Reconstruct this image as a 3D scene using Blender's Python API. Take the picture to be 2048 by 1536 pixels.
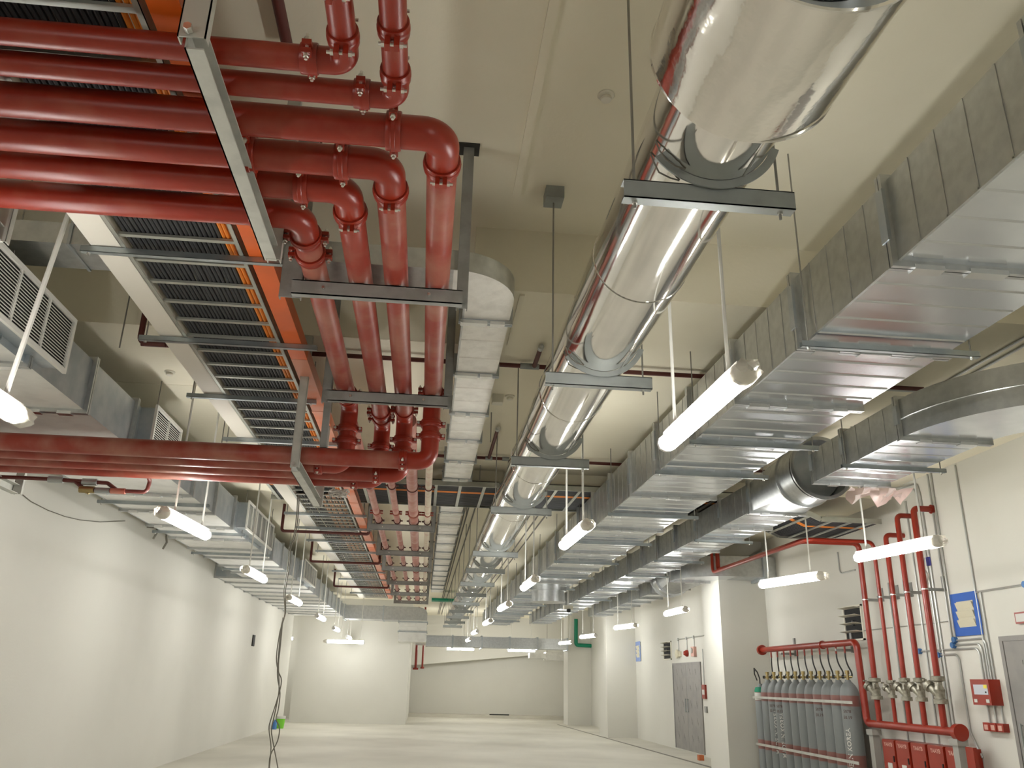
import bpy, bmesh, math, random
from mathutils import Vector as V, Matrix
random.seed(7)
scene = bpy.context.scene
COL = scene.collection
for o in list(bpy.data.objects):
    bpy.data.objects.remove(o)

# ------------------------------------------------------------------ camera
FPX = 1651.4                      # focal length in pixels of a 2048 px wide frame
YAW, PITCH, ROLL, EYE = 0.0953155, 0.345212837, 0.0236410804, 1.7
FWD = V((math.sin(YAW)*math.cos(PITCH), math.cos(YAW)*math.cos(PITCH), math.sin(PITCH)))
_r = V((math.cos(YAW), -math.sin(YAW), 0)); _u = _r.cross(FWD)
RGT = _r*math.cos(ROLL) + _u*math.sin(ROLL)
UPV = _u*math.cos(ROLL) - _r*math.sin(ROLL)
cam_data = bpy.data.cameras.new('camera'); cam = bpy.data.objects.new('camera', cam_data)
COL.objects.link(cam)
cam_data.sensor_width = 36; cam_data.lens = FPX/2048*36; cam_data.clip_end = 200; cam_data.clip_start = 0.05
cam.matrix_world = Matrix(((RGT.x, UPV.x, -FWD.x, 0), (RGT.y, UPV.y, -FWD.y, 0), (RGT.z, UPV.z, -FWD.z, EYE), (0, 0, 0, 1)))
scene.camera = cam
# ------------------------------------------------------------------ world, exposure
w = bpy.data.worlds.new('world'); scene.world = w; w.use_nodes = True
w.node_tree.nodes['Background'].inputs[0].default_value = (1, .98, .93, 1)
w.node_tree.nodes['Background'].inputs[1].default_value = 0.05
vs = scene.view_settings
vs.view_transform = 'Standard'; vs.look = 'None'; vs.gamma = 1; vs.use_curve_mapping = False
vs.exposure = 0.0
LAMP = 60.0                       # radiance of the batten diffusers

# measured points of the place: a direction seen from the eye meets a known plane
def ray(x, y): return RGT*((x-1024)/FPX) - UPV*((y-768)/FPX) + FWD
def onZ(x, y, z): d = ray(x, y); return V((0, 0, EYE)) + d*((z-EYE)/d.z)
def onX(x, y, X): d = ray(x, y); return V((0, 0, EYE)) + d*(X/d.x)
def onY(x, y, Y): d = ray(x, y); return V((0, 0, EYE)) + d*(Y/d.y)

# ------------------------------------------------------------------ materials
def _nt(name):
    m = bpy.data.materials.new(name); m.use_nodes = True
    return m, m.node_tree, m.node_tree.nodes['Principled BSDF']
def mat(name, c, rough=.5, metal=0., c2=None, scale=6., lo=.45, hi=.62, bump=0., bscale=30., stretch=(1, 1, 1), rvar=0., spec=None):
    m, t, p = _nt(name); N = t.nodes.new; L = t.links.new
    p.inputs['Base Color'].default_value = (*c, 1); p.inputs['Roughness'].default_value = rough
    p.inputs['Metallic'].default_value = metal
    if spec is not None: p.inputs['Specular IOR Level'].default_value = spec
    if c2 or bump or rvar:
        tc = N('ShaderNodeTexCoord'); mp = N('ShaderNodeMapping'); mp.inputs['Scale'].default_value = stretch
        L(tc.outputs['Object'], mp.inputs[0])
    if c2 or rvar:
        n = N('ShaderNodeTexNoise'); n.inputs['Scale'].default_value = scale; n.inputs['Detail'].default_value = 6
        L(mp.outputs[0], n.inputs['Vector'])
        r = N('ShaderNodeValToRGB'); r.color_ramp.elements[0].position = lo; r.color_ramp.elements[1].position = hi
        r.color_ramp.elements[0].color = (*c, 1); r.color_ramp.elements[1].color = (*(c2 or c), 1)
        L(n.outputs[0], r.inputs[0]); L(r.outputs[0], p.inputs['Base Color'])
        if rvar:
            q = N('ShaderNodeMapRange'); q.inputs[3].default_value = rough-rvar; q.inputs[4].default_value = rough+rvar
            L(n.outputs[0], q.inputs[0]); L(q.outputs[0], p.inputs['Roughness'])
    if bump:
        b = N('ShaderNodeTexNoise'); b.inputs['Scale'].default_value = bscale; b.inputs['Detail'].default_value = 4
        L(mp.outputs[0], b.inputs['Vector'])
        k = N('ShaderNodeBump'); k.inputs['Strength'].default_value = bump; k.inputs['Distance'].default_value = .02
        L(b.outputs[0], k.inputs['Height']); L(k.outputs[0], p.inputs['Normal'])
    return m
def glow(name, c, s):
    m, t, p = _nt(name)
    p.inputs['Base Color'].default_value = (.9, .9, .88, 1)
    p.inputs['Emission Color'].default_value = (*c, 1); p.inputs['Emission Strength'].default_value = s
    return m
def bands(name, c, cb, zs):                       # paint with rings of a second colour at heights above the base
    m, t, p = _nt(name); N = t.nodes.new; L = t.links.new
    tc = N('ShaderNodeTexCoord'); s = N('ShaderNodeSeparateXYZ'); L(tc.outputs['Object'], s.inputs[0])
    acc = None
    for a, b in zs:
        cmpn = N('ShaderNodeMath'); cmpn.operation = 'COMPARE'; L(s.outputs[2], cmpn.inputs[0])
        cmpn.inputs[1].default_value = (a+b)/2; cmpn.inputs[2].default_value = (b-a)/2
        if acc is None: acc = cmpn
        else:
            ad = N('ShaderNodeMath'); ad.operation = 'MAXIMUM'; L(acc.outputs[0], ad.inputs[0]); L(cmpn.outputs[0], ad.inputs[1]); acc = ad
    x = N('ShaderNodeMix'); x.data_type = 'RGBA'; L(acc.outputs[0], x.inputs[0])
    x.inputs[6].default_value = (*c, 1); x.inputs[7].default_value = (*cb, 1)
    L(x.outputs[2], p.inputs['Base Color']); p.inputs['Roughness'].default_value = .45
    return m
M = dict(
 wall=mat('wall_paint', (.665, .652, .592), .75, c2=(.645, .632, .572), scale=.7, bump=.06, bscale=40),
 ceil=mat('ceiling_paint', (.85, .80, .645), .85, c2=(.82, .77, .615), scale=.8, bump=.08, bscale=25),
 floor=mat('floor_concrete', (.60, .576, .50), .75, c2=(.51, .488, .42), scale=.45, lo=.4, hi=.65, bump=.1, bscale=6),
 red=mat('red_pipe_paint', (.255, .019, .006), .36, c2=(.31, .065, .035), scale=5, lo=.52, hi=.85, bump=.03, bscale=60),
 redclean=mat('red_gloss_paint', (.28, .022, .008), .32, c2=(.24, .018, .006), scale=3, bump=.02),
 dusty=mat('dusty_red_paint', (.27, .032, .017), .42, c2=(.36, .15, .105), scale=3.5, lo=.40, hi=.74, bump=.02),
 pink=mat('dusty_primer', (.34, .12, .09), .6, c2=(.42, .24, .19), scale=5, lo=.4, hi=.7),
 cream=mat('cream_primer', (.55, .48, .36), .6, c2=(.5, .36, .27), scale=8),
 brown=mat('sprinkler_paint', (.10, .02, .015), .5),
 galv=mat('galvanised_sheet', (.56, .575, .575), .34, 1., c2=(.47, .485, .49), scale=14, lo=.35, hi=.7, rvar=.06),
 galvb=mat('galvanised_bottom_sheet', (.75, .785, .82), .2, .95, c2=(.69, .72, .755), scale=5, lo=.35, hi=.7, rvar=.05, bump=.012, bscale=4),  # bluish floor reflections on the duct undersides are put into this tint
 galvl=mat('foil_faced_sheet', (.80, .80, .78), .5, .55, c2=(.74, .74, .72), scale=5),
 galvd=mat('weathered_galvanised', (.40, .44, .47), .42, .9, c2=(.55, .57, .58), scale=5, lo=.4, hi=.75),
 foil=mat('dull_foil', (.80, .79, .75), .5, .5, c2=(.72, .71, .67), scale=6, bump=.25, bscale=9),
 silver=mat('aluminium_jacket', (.87, .86, .83), .09, 1., c2=(.82, .81, .78), scale=3, bump=.035, bscale=5, rvar=.03),
 crinkle=mat('creased_aluminium', (.84, .82, .77), .1, 1., bump=.3, bscale=4.5),
 clip=mat('bright_clip', (.72, .73, .73), .25, 1.),
 steel=mat('grey_primed_steel', (.30, .30, .285), .55, .25, c2=(.24, .24, .225), scale=6),
 steell=mat('light_grey_steel', (.50, .50, .45), .5, .3, c2=(.43, .43, .39), scale=6),
 saddle=mat('saddle_sheet', (.36, .385, .375), .5, .5, c2=(.30, .32, .31), scale=4),
 plate=mat('dark_anchor_plate', (.05, .05, .045), .6, .4),
 strut=mat('zinc_channel', (.42, .46, .47), .38, .9, c2=(.34, .38, .40), scale=5),
 rod=mat('threaded_rod', (.30, .29, .26), .5, .7, bump=.2, bscale=200),
 conduit=mat('zinc_conduit', (.50, .51, .49), .4, .7),
 tube=mat('white_conduit', (.66, .65, .60), .5),
 bolt=mat('bolt_zinc', (.75, .74, .70), .3, 1.),
 white=mat('cream_trunking', (.72, .68, .60), .5),
 orange=mat('orange_trunking', (.70, .12, .012), .42, c2=(.62, .11, .012), scale=2),
 orangef=mat('dusty_orange_trunking', (.64, .26, .17), .5, c2=(.66, .14, .03), scale=1.1, lo=.5, hi=.62),
 tray=mat('tray_steel', (.46, .47, .42), .42, .7, c2=(.38, .39, .35), scale=4),
 black=mat('black_cable_sheath', (.022, .023, .026), .55),
 dustcab=mat('dusty_black_cable', (.10, .10, .095), .7),
 orcab=mat('orange_cable_sheath', (.75, .22, .02), .5),
 orcabd=mat('dusty_orange_cable', (.52, .27, .14), .7, c2=(.25, .2, .16), scale=9),
 house=mat('batten_housing', (.72, .71, .68), .5),
 lamp=glow('batten_diffuser', (1., .99, .95), LAMP),
 wrap=None,
 grille=mat('grille_paint', (.68, .67, .62), .45),
 dark=mat('dark_void', (.012, .012, .012), .8),
 plast=mat('white_plastic', (.74, .71, .60), .5),
 cyl=bands('cylinder_paint', (.20, .215, .215), (.23, .10, .085), ((1.44, 1.60), (.55, .72))),
 brass=mat('valve_brass', (.36, .28, .13), .35, .9),
 nick=mat('valve_nickel', (.36, .34, .28), .45, .85, c2=(.27, .255, .21), scale=20),
 hose=mat('black_hose', (.02, .02, .02), .5),
 blue=mat('blue_masking_tape', (.02, .10, .42), .6),
 bluep=mat('pale_blue_tape', (.22, .30, .55), .6),
 bluebox=mat('blue_box_plastic', (.05, .17, .42), .5),
 beige=mat('beige_plastic', (.62, .58, .44), .5),
 door=mat('grey_film_door', (.27, .255, .24), .5, c2=(.23, .22, .21), scale=3),
 doorln=mat('door_film_print', (.12, .11, .10), .6),
 green=mat('green_paint', (.0, .22, .12), .5),
 greenl=mat('lime_plastic', (.2, .6, .04), .5),
 txtw=mat('white_lettering', (.62, .61, .57), .6),
 txtd=mat('faded_stencil', (.10, .065, .06), .7),
 txtp=mat('pale_red_lettering', (.62, .36, .30), .6),
 screen=mat('panel_fascia', (.52, .54, .60), .4),
 yellow=mat('yellow_sticker', (.80, .68, .06), .5),
 gas=mat('grey_cabinet', (.33, .32, .29), .5),
 brick=mat('orange_brick', (.55, .16, .06), .7),
 wire=mat('grey_wire', (.16, .15, .12), .6),
 purple=mat('blue_tag', (.05, .05, .3), .5),
)
def wrapmat():
    m, t, p = _nt('clear_wrap'); p.inputs['Base Color'].default_value = (.85, .82, .74, 1)
    p.inputs['Roughness'].default_value = .35; p.inputs['Transmission Weight'].default_value = .55; p.inputs['IOR'].default_value = 1.2
    return m
M['wrap'] = wrapmat(); M['film'] = wrapmat(); M['film'].name = 'torn_film'; M['film'].node_tree.nodes['Principled BSDF'].inputs['Base Color'].default_value = (.74, .55, .50, 1); M['film'].node_tree.nodes['Principled BSDF'].inputs['Transmission Weight'].default_value = .75  # the film is clear; its pink tint stands in for the red it reflects

# ------------------------------------------------------------------ mesh tools
def wloc(o):
    p = V((0, 0, 0))
    while o is not None: p = p + o.location; o = o.parent
    return p
class MB:
    def __init__(s): s.bm = bmesh.new()
    def face(s, vs):
        try: return s.bm.faces.new(vs)
        except ValueError: return None
    def quad(s, *ps): return s.face([s.bm.verts.new(p) for p in ps])
    def box(s, a, b):
        x0, x1 = sorted((a[0], b[0])); y0, y1 = sorted((a[1], b[1])); z0, z1 = sorted((a[2], b[2]))
        v = [s.bm.verts.new(p) for p in ((x0, y0, z0), (x1, y0, z0), (x1, y1, z0), (x0, y1, z0), (x0, y0, z1), (x1, y0, z1), (x1, y1, z1), (x0, y1, z1))]
        for f in ((0, 3, 2, 1), (4, 5, 6, 7), (0, 1, 5, 4), (1, 2, 6, 5), (2, 3, 7, 6), (3, 0, 4, 7)): s.face([v[i] for i in f])
        return s
    def obox(s, c, size, ex, ey):                 # box with its own axes
        ex = V(ex).normalized(); ey = V(ey).normalized(); ez = ex.cross(ey).normalized(); c = V(c); h = [k/2 for k in size]
        v = [s.bm.verts.new(c + ex*h[0]*i + ey*h[1]*j + ez*h[2]*k) for k in (-1, 1) for i, j in ((-1, -1), (1, -1), (1, 1), (-1, 1))]
        for f in ((0, 3, 2, 1), (4, 5, 6, 7), (0, 1, 5, 4), (1, 2, 6, 5), (2, 3, 7, 6), (3, 0, 4, 7)): s.face([v[i] for i in f])
        return s
    def tube(s, pts, r, seg=12, cap=True, closed=False):
        pts = [V(p) for p in pts]; n = len(pts)
        R = r if isinstance(r, (list, tuple)) else [r]*n
        tang = []
        for i in range(n):
            a = pts[i-1] if (i > 0 or closed) else pts[i]; b = pts[(i+1) % n] if (i < n-1 or closed) else pts[i]
            tang.append((b-a).normalized())
        up = V((0, 0, 1)) if abs(tang[0].z) < .9 else V((1, 0, 0))
        nx = (up - tang[0]*up.dot(tang[0])).normalized(); rings = []
        for i in range(n):
            nx = (nx - tang[i]*nx.dot(tang[i])).normalized(); ny = tang[i].cross(nx)
            k = 1.
            if 0 < i < n-1: k = 1/max(.5, math.sqrt((1+(pts[i]-pts[i-1]).normalized().dot((pts[i+1]-pts[i]).normalized()))/2))
            rings.append([s.bm.verts.new(pts[i] + (nx*math.cos(2*math.pi*j/seg) + ny*math.sin(2*math.pi*j/seg))*R[i]*(k if seg > 4 else 1)) for j in range(seg)])
        m = n if closed else n-1
        for i in range(m):
            A, B = rings[i], rings[(i+1) % n]
            for j in range(seg): s.face((A[j], A[(j+1) % seg], B[(j+1) % seg], B[j]))
        if cap and not closed:
            s.face(rings[0][::-1]); s.face(rings[-1])
        return s
    def cyl(s, a, b, r, seg=16, cap=True): return s.tube([a, b], r, seg, cap)
    def lathe(s, c, ax, prof, seg=24):            # profile of (distance along axis, radius)
        c = V(c); ax = V(ax).normalized(); up = V((0, 0, 1)) if abs(ax.z) < .9 else V((1, 0, 0))
        nx = (up-ax*up.dot(ax)).normalized(); ny = ax.cross(nx); rings = []
        for d, r in prof:
            rings.append([s.bm.verts.new(c+ax*d+(nx*math.cos(2*math.pi*j/seg)+ny*math.sin(2*math.pi*j/seg))*max(r, 1e-4)) for j in range(seg)])
        for A, B in zip(rings, rings[1:]):
            for j in range(seg): s.face((A[j], A[(j+1) % seg], B[(j+1) % seg], B[j]))
        s.face(rings[0][::-1]); s.face(rings[-1]); return s
    def ring(s, c, ax, r0, r1, w, seg=32):        # hollow collar
        c = V(c); ax = V(ax).normalized(); h = w/2
        return s.loop(c, ax, [(-h, r0), (-h, r1), (h, r1), (h, r0)], seg)
    def loop(s, c, ax, prof, seg=32, a0=0, a1=2*math.pi, ref=None):
        ax = V(ax).normalized(); up = V(ref) if ref else (V((0, 0, 1)) if abs(ax.z) < .9 else V((1, 0, 0)))
        nx = (up-ax*up.dot(ax)).normalized(); ny = ax.cross(nx); full = abs(a1-a0-2*math.pi) < 1e-6
        cnt = seg if full else seg+1; rings = []
        for j in range(cnt):
            t = a0+(a1-a0)*j/seg; d = nx*math.cos(t)+ny*math.sin(t)
            rings.append([s.bm.verts.new(V(c)+ax*h+d*r) for h, r in prof])
        k = len(prof)
        for j in range(seg):
            A, B = rings[j], rings[(j+1) % cnt]
            for i in range(k): s.face((A[i], A[(i+1) % k], B[(i+1) % k], B[i]))
        if not full: s.face(rings[0]); s.face(rings[-1][::-1])
        return s
    def prism(s, poly, off):                      # a polygon pushed along a vector
        off = V(off); a = [s.bm.verts.new(V(p)) for p in poly]; b = [s.bm.verts.new(V(p)+off) for p in poly]; n = len(a)
        s.face(a[::-1]); s.face(b)
        for i in range(n): s.face((a[i], a[(i+1) % n], b[(i+1) % n], b[i]))
        return s
    def chan(s, a, b, wd, ht, t=.006, open_dir=(0, 1, 0)):   # C channel from a to b, web facing away from open_dir
        a, b = V(a), V(b); d = (b-a).normalized(); o = V(open_dir).normalized(); u = d.cross(o).normalized(); L = (b-a).length; m = (a+b)/2
        s.obox(m-o*(wd/2-t/2), (L, t, ht), d, o)
        s.obox(m+u*(ht/2-t/2), (L, wd, t), d, o); s.obox(m-u*(ht/2-t/2), (L, wd, t), d, o)
        return s
    def build(s, name, m, parent=None, smooth=True, origin=None, kind=None):
        bm = s.bm; bmesh.ops.recalc_face_normals(bm, faces=bm.faces[:])
        if parent is not None: org = wloc(parent)
        elif origin is not None: org = V(origin)
        else:
            xs = [v.co for v in bm.verts]
            org = V(((min(c.x for c in xs)+max(c.x for c in xs))/2, (min(c.y for c in xs)+max(c.y for c in xs))/2, min(c.z for c in xs)))
        bmesh.ops.translate(bm, verts=bm.verts[:], vec=-org)
        me = bpy.data.meshes.new(name); bm.to_mesh(me); bm.free()
        me.materials.append(m)
        if smooth:
            for p in me.polygons: p.use_smooth = True
            me.set_sharp_from_angle(angle=math.radians(38))
        o = bpy.data.objects.new(name, me); COL.objects.link(o)
        if parent is not None: o.parent = parent
        else: o.location = org
        if kind: o['kind'] = kind
        return o
def T(name, label, cat, loc, group=None):
    o = bpy.data.objects.new(name, None); o.empty_display_size = .1; COL.objects.link(o); o.location = loc
    return tag(o, label, cat, group)
def tag(o, label, cat, group=None, kind=None):
    o['label'] = label; o['category'] = cat
    if group: o['group'] = group
    if kind: o['kind'] = kind
    return o
def copy_tree(o, parent=None, top=True):
    c = o.copy(); COL.objects.link(c)
    if not top: c.parent = parent
    for ch in list(o.children): copy_tree(ch, c, False)
    return c
ORD = ['nearest', 'second', 'third', 'fourth', 'fifth', 'sixth', 'seventh', 'eighth', 'ninth', 'tenth', 'eleventh', 'twelfth', 'thirteenth', 'fourteenth', 'fifteenth', 'sixteenth', 'seventeenth', 'eighteenth', 'nineteenth', 'twentieth', 'twenty-first', 'twenty-second', 'twenty-third', 'twenty-fourth', 'twenty-fifth', 'twenty-sixth']
def nth(i, frm='from the camera'): return ('%s %s' % (ORD[i], frm)) if i else ('closest to the camera' if 'camera' in frm else 'first '+frm)
def fillet(pts, r, n=6):
    pts = [V(p) for p in pts]; out = [pts[0]]
    for i in range(1, len(pts)-1):
        a, b, c = pts[i-1], pts[i], pts[i+1]; d0 = (a-b).normalized(); d1 = (c-b).normalized()
        ang = d0.angle(d1); t = min(r/math.tan(ang/2), (a-b).length*.48, (c-b).length*.48); rr = t*math.tan(ang/2)
        p0 = b+d0*t; p1 = b+d1*t; ctr = b+(d0+d1).normalized()*(rr/math.sin(ang/2))
        for k in range(n+1):
            q = k/n; v0 = p0-ctr; v1 = p1-ctr; th = v0.angle(v1)
            out.append(ctr+(v0*math.sin((1-q)*th)+v1*math.sin(q*th))/math.sin(th))
    out.append(pts[-1]); return out
def text_mb(txt, size, place, depth=.0):           # flat lettering as mesh; place(x, y) puts a letter point in the scene
    cu = bpy.data.curves.new('lettering', 'FONT'); cu.body = txt; cu.size = size; cu.align_x = 'CENTER'; cu.align_y = 'CENTER'; cu.resolution_u = 2; cu.offset = size*.022
    o = bpy.data.objects.new('lettering', cu); COL.objects.link(o)
    me = o.to_mesh(); mb = MB(); vs = [mb.bm.verts.new(place(v.co.x, v.co.y)) for v in me.vertices]
    for p in me.polygons: mb.face([vs[i] for i in p.vertices])
    o.to_mesh_clear(); bpy.data.objects.remove(o); bpy.data.curves.remove(cu)
    return mb
def struct(name, mb, m, parent=None, smooth=False):
    return mb.build(name, m, parent, smooth, kind=None if parent else 'structure')

# ================================================================== THE SETTING
XL, XR, ZLOW, ZHI = -4.95, 7.3, 4.72, 5.29
struct('floor', MB().box((-9.5, -8.2, -.2), (7.7, 45, 0)), M['floor'])
struct('wall_left', MB().box((XL-.25, -8.2, 0), (XL, 33.3, 5.6)), M['wall'])
struct('wall_right', MB().box((XR, -8.2, 0), (XR+.3, 45, 5.6)), M['wall'])
struct('wall_back', MB().box((XL, -8.4, 0), (XR, -8, 5.6)), M['wall'])
struct('wall_far', MB().box((-.9, 44, 0), (XR, 44.3, 5.6)), M['wall'])
struct('wall_far_block', MB().box((-5.02, 35.3, 0), (-.52, 44.3, 5.6)), M['wall'])
struct('wall_recess', MB().box((-9.5, 38.6, 0), (-5.02, 38.9, 5.6)), M['wall'])
struct('wall_recess_side', MB().box((-9.7, 33, 0), (-9.5, 38.9, 5.6)), M['wall'])
struct('wall_recess_return', MB().box((-9.5, 33.0, 0), (XL-.25, 33.3, 5.6)), M['wall'])
for (a, b) in ((17.7, 18.85), (29.3, 30.7), (37.3, 38.4)):
    struct('wall_right_pier', MB().box((6.28, a, 0), (XR, b, ZLOW)), M['wall'])
struct('ceiling', MB().box((XL-.25, -8.4, ZHI), (XR+.3, 7.6, ZHI+.3)), M['ceil'])
low = MB(); low.prism([(-9.7, 7.32, ZLOW), (.25, 7.32, ZLOW), (.25, 6.1, ZLOW), (XR+.3, 6.1, ZLOW), (XR+.3, 45, ZLOW), (-9.7, 45, ZLOW)], (0, 0, .85))
struct('ceiling_low', low, M['ceil'])
struct('ceiling_beam', MB().box((XL, 12.33, 4.56), (XR, 13.75, ZLOW)), M['ceil'])
slab = MB(); slab.prism([(-.52, 43.2, 2.32), (7.3, 43.2, 3.12), (7.3, 43.2, 4.72), (-.52, 43.2, 4.72)], (0, .8, 0))
struct('ceiling_far_slope', slab, M['wall'])
struct('baseboard_far', MB().box((-.52, 42.6, 0), (XR, 44, .12)), M['floor'])
g = MB(); g.prism([(5.86, 37.6, -.05), (5.93, 37.6, -.05), (6.6, 17.7, -.05), (6.5, 17.7, -.05)], (0, 0, .054))
struct('trim_1', g, M['wire'])
# ceiling joints and little battens
tag(MB().box((.50, 2.6, ZHI-.025), (.56, 5.55, ZHI)).build('ceiling_conduit', M['ceil']), 'long pale conduit strip fixed along the near high ceiling', 'conduit')
tag(MB().box((.635, 6.15, ZLOW-.02), (.675, 7.25, ZLOW)).build('ceiling_conduit', M['ceil']), 'short pale conduit strip on the low ceiling right of the small duct elbow', 'conduit')
jt = MB()
for y in (9.0,):
    jt.box((-4.9, y, ZLOW-.003), (-2.5, y+.015, ZLOW+.001))
struct('trim_2', jt, M['ceil'])

# ================================================================== BATTEN LIGHTS
def zceil(x, y): return ZHI if (y < 6.1 or (x < .25 and y < 7.3)) else (4.56 if 12.33 < y < 13.75 else ZLOW)
def batten(mid, d, label, group, wrap=True, zc=None, at=(-.36, .36), ln=1.28, tube=.011, droop=0.):
    mid = V(mid); d = V(d).normalized(); n = V((-d.y, d.x, 0)); zc = zc
    t = T('batten_light', label, 'light', mid, group)
    hb = MB(); hb.obox(mid+V((0, 0, .062)), (ln, .05, .03), d, n); hb.build('housing', M['house'], t)
    prof = [(-.026, .050), (-.050, .030), (-.058, .0), (-.045, -.032), (-.016, -.047), (.016, -.047), (.045, -.032), (.058, .0), (.050, .030), (.026, .050)]
    a = mid-d*(ln/2-.02)
    db = MB(); db.prism([a+n*x+V((0, 0, z)) for x, z in prof], d*(ln-.04)); db.build('diffuser', M['lamp'], t)
    for s in (-1, 1):
        e = mid+d*s*(ln/2-.012)
        cb = MB(); cb.prism([e+n*x*1.06+V((0, 0, z*1.06+.002)) for x, z in prof], d*s*.03); cb.build('end_cap', M['house'], t)
    for s in at:
        q = mid+d*s*ln
        MB().cyl(q+V((0, 0, .07)), (q.x+(droop if s > 0 else 0), q.y, zc or zceil(q.x, q.y)), tube, 8).build('suspension_tube', M['tube'], t)
    if wrap:
        rnd = random.Random(int(mid.y*100)); e = mid+d*(wrap if wrap in (-1, 1) else 1)*(ln/2-.03); sg = wrap if wrap in (-1, 1) else 1
        wb = MB(); seg = 14; rings = []
        for k, (off, rr) in enumerate(((-.10, .066), (-.02, .072), (.07, .074), (.13, .064), (.16, .028))):
            rings.append([wb.bm.verts.new(e+d*sg*off+(n*math.cos(2*math.pi*j/seg)+V((0, 0, 1))*math.sin(2*math.pi*j/seg)*.8+V((0, 0, .1)))*rr*(1+rnd.uniform(-.16, .16))+d*rnd.uniform(-.015, .015)) for j in range(seg)])
        for A, B in zip(rings, rings[1:]):
            for j in range(seg): wb.face((A[j], A[(j+1) % seg], B[(j+1) % seg], B[j]))
        wb.build('plastic_wrap', M['wrap'], t)
    return t
ZB = 3.15
def by_ends(a, b, *k, **kw):
    A, B = onZ(*a, ZB), onZ(*b, ZB); d = (B-A); d.z = 0
    return batten((A+B)/2, d, *k, **kw)
GC, GL, GR = 'batten lights of the middle row', 'batten lights of the left row', 'batten lights of the right row'
by_ends((1330, 892), (1492, 745), 'glowing batten light nearest the camera, hanging left of the big rectangular duct', GC)
for i, (a, b) in enumerate((((1122, 1096), (1181, 1046)), ((1046, 1177), (1071, 1158)))):
    by_ends(a, b, 'glowing batten light %s in the middle row under the silver pipe' % ['second', 'third'][i], GC)
for i, (x, y) in enumerate(((1008, 1214), (975, 1245), (950, 1265), (937, 1280), (926, 1291))):
    batten(onZ(x, y, ZB), (.05, -1, 0), 'glowing batten light %s from the camera in the middle row' % ORD[i+3], GC, wrap=i < 2)
batten((-2.55, 4.45, ZB), (.02, 1, 0), 'glowing batten light cut off by the left picture edge', GL, wrap=1, zc=ZHI, tube=.016, droop=.19, at=(-.477, .36))
by_ends((411, 1071), (329, 1029), 'glowing batten light under the left duct, beside the dangling wall wire', GL, at=(-.36, .29))
for i, (x, y) in enumerate(((511, 1151), (589, 1202), (641, 1236), (672, 1259), (697, 1275))):
    batten(onZ(x, y, ZB), (-.03, -1, 0), 'glowing batten light %s along the left row below the duct' % ORD[i+2], GL, wrap=i < 2, zc=3.80 if i == 4 else None)
batten(onY(691, 1284, 31.6), (1, 0, 0), 'long crosswise batten light hung before the far white block', 'crosswise far batten lights', wrap=-1, ln=1.32, at=(-.12, .4))
batten((-6.0, 36.5, ZB), (1, .1, 0), 'batten light half hidden in the recess behind the left wall', 'crosswise far batten lights', wrap=False)
by_ends((1723, 1115), (1862, 1087), 'glowing batten light in front of the five red risers', GR)
by_ends((1533, 1169), (1628, 1155), 'glowing batten light in front of the right wall corner above the cylinders', GR)
by_ends((1334, 1228), (1368, 1220), 'glowing batten light below the round damper of the far elbow duct', GR)
for i, (x, y) in enumerate(((1250, 1254), (1176, 1273), (1131, 1286))):
    batten(onZ(x, y, ZB), (.2, -1, 0), 'glowing batten light %s along the right wall row' % ORD[i+3], GR, wrap=i < 1)
batten((1.75, 40.6, ZB-.1), (1, 0, 0), 'left crosswise batten light by the sloping far ceiling', 'crosswise far batten lights', wrap=False, ln=1.28)
batten((4.6, 40.4, ZB-.1), (1, 0, 0), 'right crosswise batten light by the sloping far ceiling', 'crosswise far batten lights', wrap=False, ln=1.28)
for i, (x, y) in enumerate(((1.5, -.05), (-2.55, .1), (5.3, -.4))):
    batten((x, y, ZB), (0, 1, 0), 'batten light hanging behind or beside the camera, out of the photo', 'batten lights behind the camera', wrap=False)

# ================================================================== RED FIRE PIPES
def coupling(p, ax, lug, r, t, m=None, bolts=True):
    p = V(p); ax = V(ax).normalized(); lug = V(lug); lug = (lug-ax*lug.dot(ax)).normalized(); q = ax.cross(lug).normalized()
    mb = MB(); R = r*1.2
    mb.lathe(p, ax, [(-.036, r*1.0), (-.036, R*.97), (-.030, R), (-.012, R), (-.009, R*1.03), (.009, R*1.03), (.012, R), (.030, R), (.036, R*.97), (.036, r*1.0)], 28)
    for s in (-1, 1):
        c = p+lug*s*(R+.014)
        for e in (-1, 1): mb.obox(c+q*e*.019, (.05, .040, .022), lug, ax)
    o = mb.build('coupling', m or M['redclean'], t)
    if bolts:
        for s in (-1, 1):
            bb = MB(); c = p+lug*s*(R+.022)
            bb.cyl(c-q*.055, c+q*.06, .0075, 8); bb.cyl(c+q*.031, c+q*.045, .014, 6); bb.cyl(c-q*.044, c-q*.030, .014, 6)
            bb.build('bolt', M['bolt'], o)
    return o
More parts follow.
